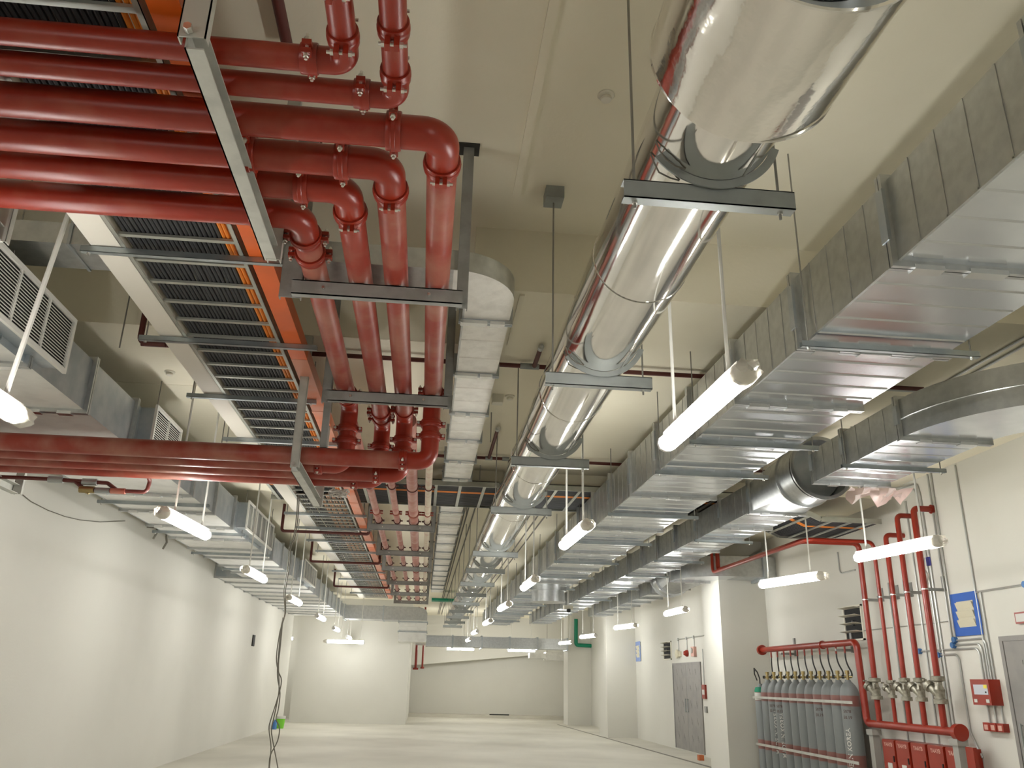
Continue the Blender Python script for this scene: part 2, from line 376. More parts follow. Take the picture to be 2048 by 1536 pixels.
def fire_run(label, pts, r, er, lugs, extra=(), group=None, cat='pipe', m=('red', 'dusty', 'redclean', 'dusty'), emat='redclean'):
    pts = [V(p) for p in pts]; t = T('fire_pipe', label, cat, pts[0], group); cur = pts[0]
    for i in range(1, len(pts)-1):
        b = pts[i]; d0 = (pts[i]-pts[i-1]).normalized(); d1 = (pts[i+1]-pts[i]).normalized()
        p0 = b-d0*er; p1 = b+d1*er
        MB().cyl(cur, p0, r, 32).build('pipe', M[m[i-1]], t)
        MB().tube(fillet([p0-d0*.002, b, p1+d1*.002], er*.999, 10), r*1.035, 32).build('elbow', M[emat], t)
        if lugs[i-1][0]: coupling(p0-d0*.03, d0, lugs[i-1][0], r, t)
        if lugs[i-1][1]: coupling(p1+d1*.03, d1, lugs[i-1][1], r, t)
        cur = p1
    MB().cyl(cur, pts[-1], r, 32).build('pipe', M[m[3] if len(pts) > 3 else m[0]], t)
    for p, ax, lug in extra: coupling(p, ax, lug, r, t)
    return t
ZR, ZD = 4.2, 3.6
HX, HZ, HY = (0, -1, .25), (0, 0, 1), (0, 1, 0)
GF = 'large red fire pipes on the frames'
def big(label, y, x, yd, l1, extra=(), el=.21):
    return fire_run(label, [(XL+.02, y, ZR), (x, y, ZR), (x, yd, ZR), (x, yd, ZD), (XL+.02, yd, ZD)], .08, el,
        [(HX, l1), ((1, 0, 0), (1, 0, 0)), ((1, 0, 0), (0, -1, -.6))], extra, GF)
big('rightmost large red pipe, bending widest and dropping to the nearest lower run', 3.405, -.04, 7.5, HZ)
big('large red pipe with the bend second from the right', 3.69, -.3125, 8.1, HZ, [((-1.02, 3.69, ZR), (1, 0, 0), HX)])
big('large red pipe with the bend third from the right', 3.945, -.55, 8.4, HZ, [((-.55, 7.95, ZR), (0, 1, 0), (1, 0, 0))])
big('large red pipe with the leftmost bend, next to the orange trunking', 4.26, -.84, 7.8, (1, 0, 0), [((-.84, 4.72, ZR), (0, 1, 0), (1, 0, 0)), ((-.84, 7.45, ZR), (0, 1, 0), (1, 0, 0))])
fire_run('thinner red pipe at the top, turning toward the camera first', [(XL+.02, 2.95, ZR), (-.47, 2.95, ZR), (-.47, -1.5, ZR)], .056, .125, [((0, 1, .2), HZ)], [((-.47, 2.50, ZR), (0, 1, 0), HZ)], GF)
fire_run('thinner red pipe at the top, turning toward the camera beside the bare bolted spool', [(XL+.02, 3.15, ZR), (-.26, 3.15, ZR), (-.26, -1.5, ZR)], .056, .125, [((0, 1, .2), HZ)], [((-.26, 2.72, ZR), (0, 1, 0), HZ)], GF)
# pipes that run on toward the far end
def clamp(p, r, t):
    mb = MB(); mb.loop(p, (0, 1, 0), [(-.012, r), (-.012, r+.014), (.012, r+.014), (.012, r)], 20)
    for s in (-1, 1): mb.obox(V(p)+V((s*(r+.025), 0, 0)), (.04, .03, .02), (1, 0, 0), (0, 1, 0))
    mb.build('clamp', M['brown'], t)
FR = (13.9, 16.9, 19.4, 22.4, 25.4, 28.2)
for x, r, m, lab in ((-.86, .052, 'pink', 'dusty pink pipe running away, leftmost of four'), (-.55, .048, 'pink', 'dusty pink pipe running away, second of four'), (-.27, .075, 'pink', 'thick dusty pink pipe running away, third of four'), (-.045, .046, 'cream', 'cream primed pipe running away, rightmost of four')):
    t = T('fire_pipe', lab, 'pipe', (x, 8.2, ZR), 'dusty pipes running to the far end')
    MB().cyl((x, 8.2, ZR), (x, 29.5, ZR), r, 24).build('pipe', M[m], t)
    for y in (11.2,)+FR:
        clamp((x, y+.12, ZR), r, t)
    for y in (13.3, 20.6): coupling((x+.0, y, ZR), (0, 1, 0), (1, 0, 0), r, t, M['dusty'], False)

# ================================================================== STEEL FRAMES
def post(t, x, y, z0, z1, wx=.08, wy=.045, m='steel', plate=True):
    MB().chan((x, y, z0), (x, y, z1-.008), wy, wx, .006, (0, 1, 0)).build('post', M[m], t)
    if plate: MB().box((x-.075, y-.06, z1-.012), (x+.075, y+.08, z1)).build('base_plate', M['plate'], t)
def xframe(y, x0, x1, zc, label, m='steel', pl=.08, zb=4.115):
    t = T('pipe_rack', label, 'pipe support', ((x0+x1)/2, y, zb-.1), 'steel frames under the red pipes')
    MB().chan((x0, y, zb-.05), (x1, y, zb-.05), .055, .1, .007, (0, 1, 0)).build('crossbeam', M[m], t)
    post(t, x0-.02, y+.06, zb-.1, zc, pl); post(t, x1+.0, y+.06, zb-.1, zc, .075)
    for x in (x0+.2, x1-.22): MB().cyl((x, y-.026, zb-.05), (x, y-.045, zb-.05), .011, 6).build('bolt', M['bolt'], t)
xframe(4.95, -.97, .13, ZHI, 'wide grey steel frame carrying the four red pipes nearest the bends', pl=.14)
xframe(7.13, -.97, .10, ZHI, 'grey steel frame under the four red pipes just before they drop')
for i, y in enumerate(FR):
    xframe(y, -.98, .06, ZLOW if not 12.3 < y < 13.8 else 4.56, 'grey steel frame under the dusty pipes, %s behind the lower red pipes' % ORD[i].replace('nearest', 'first'))
def yframe(x, y0, y1, zb, z0c, z1c, label, m='steell', far=True, wp=.11):
    t = T('pipe_rack', label, 'pipe support', (x, (y0+y1)/2, zb-.1), 'steel frames under the red pipes')
    MB().chan((x, y0, zb-.05), (x, y1, zb-.05), .075, .095, .007, (1, 0, 0)).build('crossbeam', M[m], t)
    MB().chan((x-.01, y0, zb-.06), (x-.01, y0, z0c), .05, wp, .006, (0, 1, 0)).build('post', M[m], t)
    if far: MB().chan((x+.02, y1, zb-.1), (x+.02, y1, z1c), .05, .08, .006, (0, 1, 0)).build('post', M[m], t)
    b = MB(); b.cyl((x-.02, y0-.03, zb-.035), (x-.02, y0-.06, zb-.035), .018, 6); b.build('bolt', M['bolt'], t)
yframe(-1.03, 2.74, 4.50, 4.115, ZHI, ZHI, 'light grey steel beam crossing under the six red pipes near the bends')
yframe(-2.58, 2.80, 4.50, 4.115, ZHI, ZHI, 'light grey steel beam under the red pipes at the left picture edge')
yframe(-1.22, 7.36, 8.95, 3.51, ZLOW, ZLOW, 'grey steel hanger frame under the lower red pipes in mid picture', wp=.075)
yframe(-4.3, 7.36, 8.95, 3.51, ZLOW, ZLOW, 'grey steel hanger frame under the lower red pipes at the left edge', wp=.075)
hb = MB(); hb.box((-1.045, 7.47, 3.68), (-.985, 7.53, ZLOW)); tag(hb.build('flat_hanger', M['steel']), 'flat grey hanger bar holding the lower red pipe coupling', 'hanger')
# tangle of white wire at the far end of the hanger frame
wb = MB(); rnd = random.Random(3); p = V((-1.1, 8.95, 3.62)); pts = []
for k in range(70): pts.append(p+V((rnd.uniform(-.04, .24), rnd.uniform(-.05, .05), rnd.uniform(-.10, .0))))
wb.tube(fillet(pts, .02, 3), .0045, 5); tag(wb.build('wire_tangle', M['txtw']), 'tangle of white wire on the end of the grey hanger frame', 'wire')

# ================================================================== CABLE LADDERS, TRUNKINGS, CABLES
ZT = 4.31
def ladder(name, label, a, b, wd, axis, h=.09, pitch=.33, m='tray', y0=None):
    t = T(name, label, 'cable ladder', (a if axis == 'x' else wd[0], wd[0] if axis == 'x' else a, y0), 'cable ladders under the ceiling')
    for s, e in ((0, 1), (1, -1)):
        q = wd[s]
        if axis == 'y': MB().chan((q, a, y0+h/2), (q, b, y0+h/2), .03, h, .004, (e, 0, 0)).build('side_rail', M[m], t)
        else: MB().chan((a, q, y0+h/2), (b, q, y0+h/2), .03, h, .004, (0, e, 0)).build('side_rail', M[m], t)
    src = None; k = a+.12
    while k < b:
        if src is None:
            if axis == 'y': src = MB().box((wd[0]+.01, k, y0+.012), (wd[1]-.01, k+.035, y0+.03)).build('rung', M[m], t)
            else: src = MB().box((k, wd[0]+.01, y0+.003), (k+.045, wd[1]-.01, y0+.016)).build('rung', M[m], t)
            k0 = k
        else:
            c = src.copy(); COL.objects.link(c); c.parent = t
            if axis == 'y': c.location.y += k-k0
            else: c.location.x += k-k0
        k += pitch
    return t
ladder('cable_ladder', 'long steel cable ladder full of black cables, between white and orange trunking', -1.2, 30, (-2.09, -1.335), 'y', y0=ZT)
tag(MB().box((-2.30, -1.2, ZT+.005), (-2.10, 30, ZT+.11)).build('cable_trunking', M['white']), 'closed cream trunking along the left side of the cable ladder', 'trunking')
ot = MB().box((-1.29, -1.2, ZT), (-1.15, 6.9, ZT+.12)); tag(ot.build('cable_trunking', M['orange']), 'clean bright orange trunking along the near cable ladder', 'trunking')
ot = MB().box((-1.29, 6.905, ZT), (-1.15, 30, ZT+.12))
for k in range(9): ot.box((-1.295, 8.4+k*2.4, ZT-.004), (-1.145, 8.47+k*2.4, ZT+.124))
tag(ot.build('cable_trunking', M['orangef'], smooth=False), 'dusty salmon orange trunking along the far cable ladder', 'trunking')
NB = 21
for i in range(NB):
    x = -2.045+i*.0297; rnd = random.Random(i); mb = MB()
    yy = [-1.2+k*.55 for k in range(25)]+[12.3]
    mb.tube([(x+rnd.uniform(-.004, .004), y, ZT+.030+.0145+rnd.uniform(0, .004)) for y in yy], .0142, 8)
    tag(mb.build('power_cable', M['black']), 'black cable lying in the near half of the cable ladder', 'cable', 'black cables in the near ladder')
for i in range(3):
    x = -2.045+(NB+i)*.0297-.002; rnd = random.Random(50+i)
    tag(MB().tube([(x+rnd.uniform(-.003, .003), -1.2+k*.55, ZT+.0445+rnd.uniform(0, .004)) for k in range(26)], .0135, 8).build('power_cable', M['orcab']), 'orange cable at the right edge of the near cable ladder', 'cable', 'orange cables in the near ladder')
for i in range(22):
    x = -2.045+i*.031; rnd = random.Random(90+i); orr = i > 8 and i % 3
    tag(MB().tube([(x+rnd.uniform(-.010, .010), 12.9+k*.8, ZT+.0465+rnd.uniform(0, .012)) for k in range(22)], .0135, 7).build('power_cable', M['orcabd' if orr else 'dustcab']),
        ('dusty orange cable in the far part of the cable ladder' if orr else 'dusty black cable in the far part of the cable ladder'), 'cable', 'dusty orange cables in the far ladder' if orr else 'dusty black cables in the far ladder')
# crossing ladder above
ZX = 4.40
ladder('cable_ladder', 'cable ladder crossing the hall under the ceiling beam', -2.6, 5.25, (12.05, 13.62), 'x', y0=ZX, h=.075, pitch=.36)
ld = T('cable_ladder', 'cable ladder dropping down to the right wall above the red risers', 'cable ladder', (6.1, 12.8, 4.1), 'cable ladders under the ceiling')
LP = [V((5.27, 0, ZX)), V((5.95, 0, 4.10)), V((6.92, 0, 4.10))]
for q_, e in ((12.05, 1), (13.62, -1)):
    for a, b in zip(LP, LP[1:]):
        MB().chan(a+V((0, q_, .038)), b+V((0, q_, .038)), .03, .075, .004, (0, e, 0)).build('side_rail', M['tray'], ld)
for a, b, n in ((LP[0], LP[1], 2), (LP[1], LP[2], 3)):
    for k in range(n):
        c = a+(b-a)*((k+.5)/n)+V((0, 12.835, .008)); MB().obox(c, (.045, 1.55, .018), b-a, (0, 1, 0)).build('rung', M['tray'], ld)
for i in range(26):
    y = 12.12+i*.0565; orr = i in (8, 9)
    pts = [V((-2.5+k*.7, y+random.uniform(-.006, .006), ZX+.043+random.uniform(0, .003))) for k in range(12)]+[p+V((0, y, .045)) for p in LP]
    tag(MB().tube(pts, .0265, 7).build('power_cable', M['orcab' if orr else 'black']),
        'orange cable lying across the hall in the crossing ladder' if orr else 'black cable lying across the hall in the crossing ladder', 'cable', 'orange cables in the crossing ladder' if orr else 'black cables in the crossing ladder')
# zinc channels under the ladder
def hanger_channel(y, x0, x1, z, label, zc, g):
    t = T('ladder_hanger', label, 'hanger', ((x0+x1)/2, y, z-.045), g)
    MB().chan((x0, y, z-.0225), (x1, y, z-.0225), .041, .041, .003, (0, 0, 1)).build('channel', M['strut'], t)
    for x in (x0+.05, x1-.05):
        if not (x > -1.2 and 4.9 < y < 7.5):
            MB().cyl((x, y, z-.06), (x, y, zc), .006, 6).build('rod', M['rod'], t)
            MB().cyl((x, y, z-.058), (x, y, z-.045), .012, 6).build('nut', M['bolt'], t)
for i, (y, x0, x1) in enumerate(((2.0, -2.42, -1.05), (5.04, -2.36, -1.03), (6.55, -2.46, -1.02), (8.02, -2.46, -1.2), (9.6, -2.46, -1.08), (11.1, -2.46, -1.08), (14.2, -2.46, -1.08), (15.6, -2.46, -1.08), (17.1, -2.46, -1.08), (18.6, -2.46, -1.08), (20.4, -2.46, -1.08), (22.2, -2.46, -1.08), (24.0, -2.46, -1.08), (26., -2.46, -1.08), (28., -2.46, -1.08))):
    hanger_channel(y, x0, x1, ZT-.001, 'zinc channel hung across under the cable ladder, %s' % nth(i), zceil(x0, y), 'zinc channels under the cable ladder')

# ================================================================== RECTANGULAR DUCTS
def flange(t, x0, x1, z0, z1, y, clips=True, m='galv', ov=.036):
    mb = MB()
    for dy in (-.017, .017):
        a, b = y+dy-.013, y+dy+.013
        mb.box((x0-ov, a, z0-ov), (x1+ov, b, z0)); mb.box((x0-ov, a, z1), (x1+ov, b, z1+ov))
        mb.box((x0-ov, a, z0), (x0, b, z1)); mb.box((x1, a, z0), (x1+ov, b, z1))
    f = mb.build('flange', M[m], t)
    if clips:
        n = max(2, int((x1-x0)/.28))
        for i in range(n):
            c = x0+(i+.5)*(x1-x0)/n; w = .06+.025*((i*7+int(y*10)) % 3)
            MB().box((c-w, y-.036, z0-ov-.012), (c+w, y+.034, z0-ov+.016)).build('clip', M['clip'], f)
        MB().box((x0-ov-.006, y-.034, z0+.12), (x0-ov+.014, y+.034, z1-.06)).build('clip', M['galvd'], f)
    return f
def section(t, x0, x1, z0, z1, y0, y1, ribs, mb_m, ms, side_ribs=True):
    d = .004
    mb = MB()                                       # sides and top
    mb.quad((x0, y0, z0), (x0, y1, z0), (x0, y1, z1), (x0, y0, z1)); mb.quad((x1, y0, z0), (x1, y1, z0), (x1, y1, z1), (x1, y0, z1)); mb.quad((x0, y0, z1), (x1, y0, z1), (x1, y1, z1), (x0, y1, z1))
    mb.box((x0-.004, y0, z0-.004), (x0+.012, y1, z0+.008))
    for k in range(ribs):
        y = y0+(k+1)*(y1-y0)/(ribs+1)
        if side_ribs:
            mb.box((x0-d, y-.006, z0), (x0, y+.006, z1)); mb.box((x1, y-.006, z0), (x1+d, y+.006, z1))
    mb.build('duct_section', M[ms], t, smooth=False)
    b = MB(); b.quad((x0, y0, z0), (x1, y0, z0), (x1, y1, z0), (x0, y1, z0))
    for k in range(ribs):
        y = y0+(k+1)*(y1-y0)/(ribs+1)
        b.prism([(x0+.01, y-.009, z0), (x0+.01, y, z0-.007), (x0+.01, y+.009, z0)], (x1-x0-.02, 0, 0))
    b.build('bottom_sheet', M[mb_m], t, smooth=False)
def duct_y(name, label, x0, x1, z0, z1, ys, ribs=4, mbm='galvb', ms='galv', clipmax=8, ends=True):
    t = T(name, label, 'duct', ((x0+x1)/2, ys[0], z0))
    for i, (a, b) in enumerate(zip(ys, ys[1:])):
        section(t, x0, x1, z0, z1, a, b, ribs if i < 14 else 2, mbm, ms)
        if i: flange(t, x0, x1, z0, z1, a, i < clipmax)
    if ends:
        for y in (ys[0], ys[-1]): MB().box((x0, y-.002, z0), (x1, y+.002, z1)).build('end_plate', M[ms], t)
    return t
BX0, BX1, BZ0, BZ1 = 2.42, 3.44, 3.87, 4.37
ysB = [3.74+1.19*k for k in range(-5, 28)]
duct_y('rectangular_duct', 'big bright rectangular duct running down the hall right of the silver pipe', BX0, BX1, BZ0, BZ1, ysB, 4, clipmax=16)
# side take-off seen under its far part
tk = T('duct_collar', 'round collar under the far part of the big rectangular duct', 'duct', (2.95, 20.4, 3.6))
MB().lathe((2.95, 20.4, BZ0), (0, 0, -1), [(0, .45), (.10, .45), (.10, .40), (.32, .40), (.32, .42), (.36, .42), (.36, .38)], 28).build('collar', M['galv'], tk)
def trapeze(y, x0, x1, z, zc, label, g, rods=None, ht=.041):
    t = T('duct_hanger', label, 'hanger', ((x0+x1)/2, y, z-ht), g)
    MB().chan((x0, y, z-ht/2), (x1, y, z-ht/2), .041, ht, .003, (0, 0, 1)).build('channel', M['strut'], t)
    for x in rods or (x0+.05, x1-.05):
        MB().cyl((x, y, z-ht-.02), (x, y, zc), .006, 6).build('rod', M['rod'], t)
        MB().cyl((x, y, z-ht-.016), (x, y, z-ht), .012, 6).build('nut', M['bolt'], t)
for i, k in enumerate((1, 3, 4, 6, 8, 10, 12, 14, 16, 18, 21, 24)):
    y = 3.74+1.19*k-.15
    trapeze(y, BX0-.07, BX1+.14, BZ0-.034, zceil(3, y) if not 12.3 < y < 13.8 else 4.56, 'zinc channel hanging the big rectangular duct, %s' % nth(i), 'channels under the big rectangular duct')
# ---- duct along the right side, with its loose damper ring
DX0, DX1, DZ0, DZ1 = 4.30, 5.14, 3.9, 4.26
t3 = T('rectangular_duct', 'grey duct coming from the right wall bend and stopping before the loose round damper', 'duct', (4.7, 8, DZ0))
section(t3, DX0, DX1, DZ0, DZ1, 6.95, 8.02, 3, 'galvb', 'galv'); section(t3, DX0, DX1, DZ0, DZ1, 8.02, 8.75, 2, 'galvb', 'galv')
flange(t3, DX0, DX1, DZ0, DZ1, 6.95); flange(t3, DX0, DX1, DZ0, DZ1, 8.02); flange(t3, DX0, DX1, DZ0, DZ1, 8.74)
def bend(t, c, rin, rout, z0, z1, a0, a1, m='galv', mb='galvb', n=14, name='elbow'):
    A = [c[0]+0*0 for _ in ()]; mbb = MB(); mbs = MB(); pi_, po = [], []
    for k in range(n+1):
        a = a0+(a1-a0)*k/n; u = V((math.cos(a), math.sin(a), 0)); pi_.append(V((c[0], c[1], 0))+u*rin); po.append(V((c[0], c[1], 0))+u*rout)
    Z = lambda p, z: (p.x, p.y, z)
    for k in range(n):
        mbb.quad(Z(pi_[k], z0), Z(po[k], z0), Z(po[k+1], z0), Z(pi_[k+1], z0)); mbs.quad(Z(pi_[k], z1), Z(po[k], z1), Z(po[k+1], z1), Z(pi_[k+1], z1))
        mbs.quad(Z(po[k], z0), Z(po[k+1], z0), Z(po[k+1], z1), Z(po[k], z1)); mbs.quad(Z(pi_[k], z0), Z(pi_[k+1], z0), Z(pi_[k+1], z1), Z(pi_[k], z1))
    bmesh.ops.remove_doubles(mbs.bm, verts=mbs.bm.verts[:], dist=1e-4)
    mbs.build(name, M[m], t); mbb.build('bottom_sheet', M[mb], t, smooth=False)
# bend toward the right wall (turns from the wall direction into the hall direction)
bend(t3, (5.75, 6.95), 5.75-DX1, 5.75-DX0, DZ0, DZ1, math.pi, math.pi*1.5)
rb = MB(); rb.tube([(5.75+(5.75-DX0+.003)*math.cos(math.pi*(1+.5*k/14)), 6.95+(5.75-DX0+.003)*math.sin(math.pi*(1+.5*k/14)), DZ0+.17) for k in range(15)], .006, 5); rb.build('seam', M['clip'], t3)
sx = MB(); sx.box((5.75, 6.95-(5.75-DX0), DZ0), (XR, 6.95-(5.75-DX1), DZ1)); sx.build('duct_section', M['galv'], t3, smooth=False)
# torn clear film hanging in the open end
fl = MB(); rnd = random.Random(5); nx_, ny_ = 10, 4; vv = {}
for i in range(nx_+1):
    for j in range(ny_+1):
        vv[i, j] = fl.bm.verts.new((4.75+.95*i/nx_*.75, 8.80+.06*math.sin(i*1.7+j)+.05*j, DZ0-.02-(j/ny_)*(.11+.06*math.sin(i*1.3))-rnd.uniform(0, .02)))
for i in range(nx_):
    for j in range(ny_): fl.face((vv[i, j], vv[i+1, j], vv[i+1, j+1], vv[i, j+1]))
fl.build('torn_film', M['film'], t3)
dm = T('round_damper', 'loose round damper ring hanging between the two grey ducts', 'damper', (4.60, 9.4, 3.78))
c = V((4.60, 9.15, 4.17)); ax = V((0, 1, 0))
def shell(mb, c, ax, prof): return mb.loop(c, ax, prof, 40)
shell(MB(), c, ax, [(0, .345), (0, .385), (.03, .385), (.03, .36), (.10, .36), (.10, .365), (.40, .365), (.40, .36), (.47, .36), (.47, .385), (.50, .385), (.50, .345)]).build('ring', M['galv'], dm)
shell(MB(), c+ax*.06, ax, [(0, .362), (0, .372), (.02, .372), (.02, .362)]).build('gasket', M['dark'], dm)
MB().lathe(c+ax*.25, ax, [(0, .02), (.004, .335), (.01, .02)], 30).build('blade', M['galvd'], dm)
t3b = T('rectangular_duct', 'grey duct behind the round damper, running down the hall beside the big duct', 'duct', (4.7, 12, DZ0))
tr = MB(); seg = 40; r0 = []; r1 = []; cc = V((4.60, 9.65, 4.17)); y1 = 10.55
EX0, EX1, EZ0, EZ1 = 4.25, 4.98, 3.9, 4.28
for j in range(seg):
    a = 2*math.pi*j/seg; ca, sa = math.cos(a), math.sin(a); k = 1/max(abs(ca), abs(sa))
    r0.append(tr.bm.verts.new((cc.x+.36*ca, 9.65, cc.z+.36*sa))); r1.append(tr.bm.verts.new(((EX0+EX1)/2+(EX1-EX0)/2*ca*k, y1, (EZ0+EZ1)/2+(EZ1-EZ0)/2*sa*k)))
for j in range(seg): tr.face((r0[j], r0[(j+1) % seg], r1[(j+1) % seg], r1[j]))
tr.build('transition', M['galv'], t3b)
ysD = [y1+1.15*k for k in range(22)]
for i, (a, b) in enumerate(zip(ysD, ysD[1:])):
    section(t3b, EX0, EX1, EZ0, EZ1, a, b, 3 if i < 8 else 2, 'galvb', 'galv'); flange(t3b, EX0, EX1, EZ0, EZ1, a, i < 8)
for i, y in enumerate((7.85, 12.7, 15.1, 17.4, 20., 23.)):
    trapeze(y, 4.16, 5.28 if y < 9 else 5.1, DZ0-.034 if y < 9 else EZ0-.034, ZLOW if not 12.3 < y < 13.8 else 4.56, 'zinc channel hanging the right side duct, %s' % nth(i), 'channels under the right side duct')
# ---- elbow duct with damper going into the right wall farther away
t4 = T('rectangular_duct', 'grey elbow duct that enters the right wall above the far batten light', 'duct', (5.6, 18, 3.84))
FZ0, FZ1 = 3.86, 4.28
bend(t4, (6.45, 18.1), .25, 1.1, FZ0, FZ1, math.pi, math.pi*1.5)
MB().box((6.45, 17.0, FZ0), (XR, 17.66, FZ1)).build('duct_section', M['galv'], t4, smooth=False)
MB().box((7.0, 16.93, FZ0-.06), (7.08, 17.685, FZ1+.12)).build('collar', M['galvd'], t4)
flange(t4, 5.35, 6.2, FZ0, FZ1, 18.12, True)
tr = MB(); r0 = []; r1 = []
for j in range(seg):
    a = 2*math.pi*j/seg; ca, sa = math.cos(a), math.sin(a); k = 1/max(abs(ca), abs(sa))
    r0.append(tr.bm.verts.new((5.70+.40*ca, 19.1, 4.07+.40*sa))); r1.append(tr.bm.verts.new((5.775+.425*ca*k, 18.14, 4.07+.21*sa*k)))
for j in range(seg): tr.face((r0[j], r0[(j+1) % seg], r1[(j+1) % seg], r1[j]))
tr.build('transition', M['galv'], t4)
shell(MB(), V((5.70, 19.1, 4.07)), ax, [(0, .40), (0, .44), (.03, .44), (.03, .41), (.42, .41), (.42, .44), (.45, .44), (.45, .40)]).build('damper', M['galv'], t4)
ys4 = [19.55+1.2*k for k in range(9)]
for a, b in zip(ys4, ys4[1:]):
    section(t4, 5.62, 6.2, 3.85, 4.27, a, b, 2, 'galvb', 'galv'); flange(t4, 5.62, 6.2, 3.85, 4.27, a, False)
# ---- left duct with grilles
LX0, LX1, LZ0, LZ1 = -4.30, -3.07, 3.85, 4.31
tl = T('rectangular_duct', 'wide grey duct with side grilles along the left wall', 'duct', (-3.7, 12, LZ0))
ysL = [4.95, 6.1, 7.25, 8.4, 9.6, 10.8, 12.0, 13.2, 14.4, 15.6, 16.8, 18.0, 19.2, 20.3]
for i, (a, b) in enumerate(zip(ysL, ysL[1:])):
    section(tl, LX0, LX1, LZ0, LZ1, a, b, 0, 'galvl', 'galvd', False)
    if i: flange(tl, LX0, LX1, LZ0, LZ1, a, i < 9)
MB().box((LX0, 4.94, LZ0), (LX1, 4.952, LZ1)).build('end_plate', M['galvd'], tl)
ysL2 = [20.3+1.15*k for k in range(12)]
for i, (a, b) in enumerate(zip(ysL2, ysL2[1:])):
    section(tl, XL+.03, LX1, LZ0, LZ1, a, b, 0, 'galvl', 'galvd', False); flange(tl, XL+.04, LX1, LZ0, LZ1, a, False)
MB().box((XL+.03, 20.29, LZ0), (LX1, 20.31, LZ1)).build('end_plate', M['galvd'], tl)
def grille(y0, y1):
    x = LX1+.17; z0, z1 = LZ0+.03, LZ1+.03; g = None
    MB().box((LX1, y0+.03, z0+.03), (x-.02, y1-.03, z1-.03)).build('collar', M['galvd'], tl)
    fb = MB(); f = .035
    for a, b in (((y0, z0), (y1, z0+f)), ((y0, z1-f), (y1, z1)), ((y0, z0+f), (y0+f, z1-f)), ((y1-f, z0+f), (y1, z1-f))): fb.box((x-.02, a[0], a[1]), (x+.006, b[0], b[1]))
    n = max(1, round((y1-y0)/.42))
    for k in range(1, n): y = y0+(y1-y0)*k/n; fb.box((x-.02, y-.008, z0+f), (x+.003, y+.008, z1-f))
    g = fb.build('grille', M['grille'], tl)
    sb = MB(); k = 0; z = z0+f+.008
    while z < z1-f-.008:
        sb.obox((x-.008, (y0+y1)/2, z), (.003, y1-y0-2*f, .017), (1, 0, .7), (0, 1, 0)); z += .0235
    sb.build('louvres', M['grille'], g)
    MB().box((x-.0199, y0+f*.5, z0+f*.5), (x-.018, y1-f*.5, z1-f*.5)).build('backing', M['dark'], g)
for a, b in ((4.98, 6.38), (8.55, 9.5), (13.5, 15.9), (20.4, 22.7)): grille(a, b)
for i, y in enumerate((5.5, 8.9, 11.4, 13.8, 16.2, 18.6)):
    trapeze(y, LX0-.12, LX1+.10, LZ0-.034 if False else LZ0, ZLOW if y > 7.3 else ZHI, 'zinc channel hanging the left duct, %s' % nth(i), 'channels under the left duct')
# cross duct at the end of the left duct and its turn to the back
tx = T('rectangular_duct', 'grey crosswise duct closing off the left duct far down the hall', 'duct', (-1.5, 33.9, LZ0))
MB().box((LX1, 33.0, 3.80), (-.30, 34.1, 4.30)).build('duct_section', M['galv'], tx, smooth=False)
el = MB(); el.prism([(-.30, 33.0, 3.80), (.10, 33.0, 3.80), (.10, 33.0, 4.08), (.04, 33.0, 4.20), (-.08, 33.0, 4.27), (-.30, 33.0, 4.30)], (0, 1.1, 0)); el.build('elbow', M['galv'], tx)
MB().box((LX1-.02, 32.96, 3.77), (LX1+.04, 34.14, 4.34)).build('flange', M['galvd'], tx)
MB().box((-1.6, 32.97, 3.78), (-1.55, 34.13, 4.32)).build('flange', M['galvd'], tx)
dr = MB(); dr.box((-.95, 33.0, 3.02), (.10, 34.1, 3.80))
for k in range(6): dr.box((-.965, 32.985, 3.10+k*.115), (.115, 34.11, 3.118+k*.115))
dr.build('drop_section', M['galvl'], tx, smooth=False)
for z in (3.36, 3.72): MB().box((-.99, 32.96, z), (.14, 34.14, z+.05)).build('flange', M['galvd'], tx)
MB().box((-.30, 34.1, 3.04), (.10, 37.0, 3.44)).build('duct_section', M['galv'], tx, smooth=False)
# wide duct across the far end
tf = T('rectangular_duct', 'wide grey duct spanning the hall in front of the sloping far ceiling', 'duct', (3, 37.4, 3.2))
for k, (a, b) in enumerate(((.12, 1.25), (1.25, 2.5), (2.5, 3.7), (3.7, 4.9), (4.9, 6.2))):
    MB().box((a, 36.9, 3.02), (b, 37.9, 3.46)).build('duct_section', M['galv'], tf, smooth=False)
    MB().box((b-.03, 36.86, 2.98), (b+.03, 37.94, 3.50)).build('flange', M['galvd'], tf)
fa, fb_ = onY(1092, 1304, 39.2), onY(1136, 1322, 39.2); fm = onY(1060, 1310, 39.2)
fc = T('air_unit', 'bright foil wrapped air unit hanging under the far slope', 'air unit', ((fa.x+fb_.x)/2, 39.6, fb_.z))
MB().box((fa.x, 39.2, fb_.z), (fb_.x, 40.0, fa.z)).build('casing', M['foil'], fc); MB().box((fm.x, 39.3, fb_.z+.08), (fa.x, 39.9, fa.z-.06)).build('spigot', M['foil'], fc)
for x in (fa.x+.1, fb_.x-.1): MB().cyl((x, 39.6, fa.z), (x, 39.6, ZLOW), .012, 6).build('rod', M['rod'], fc)

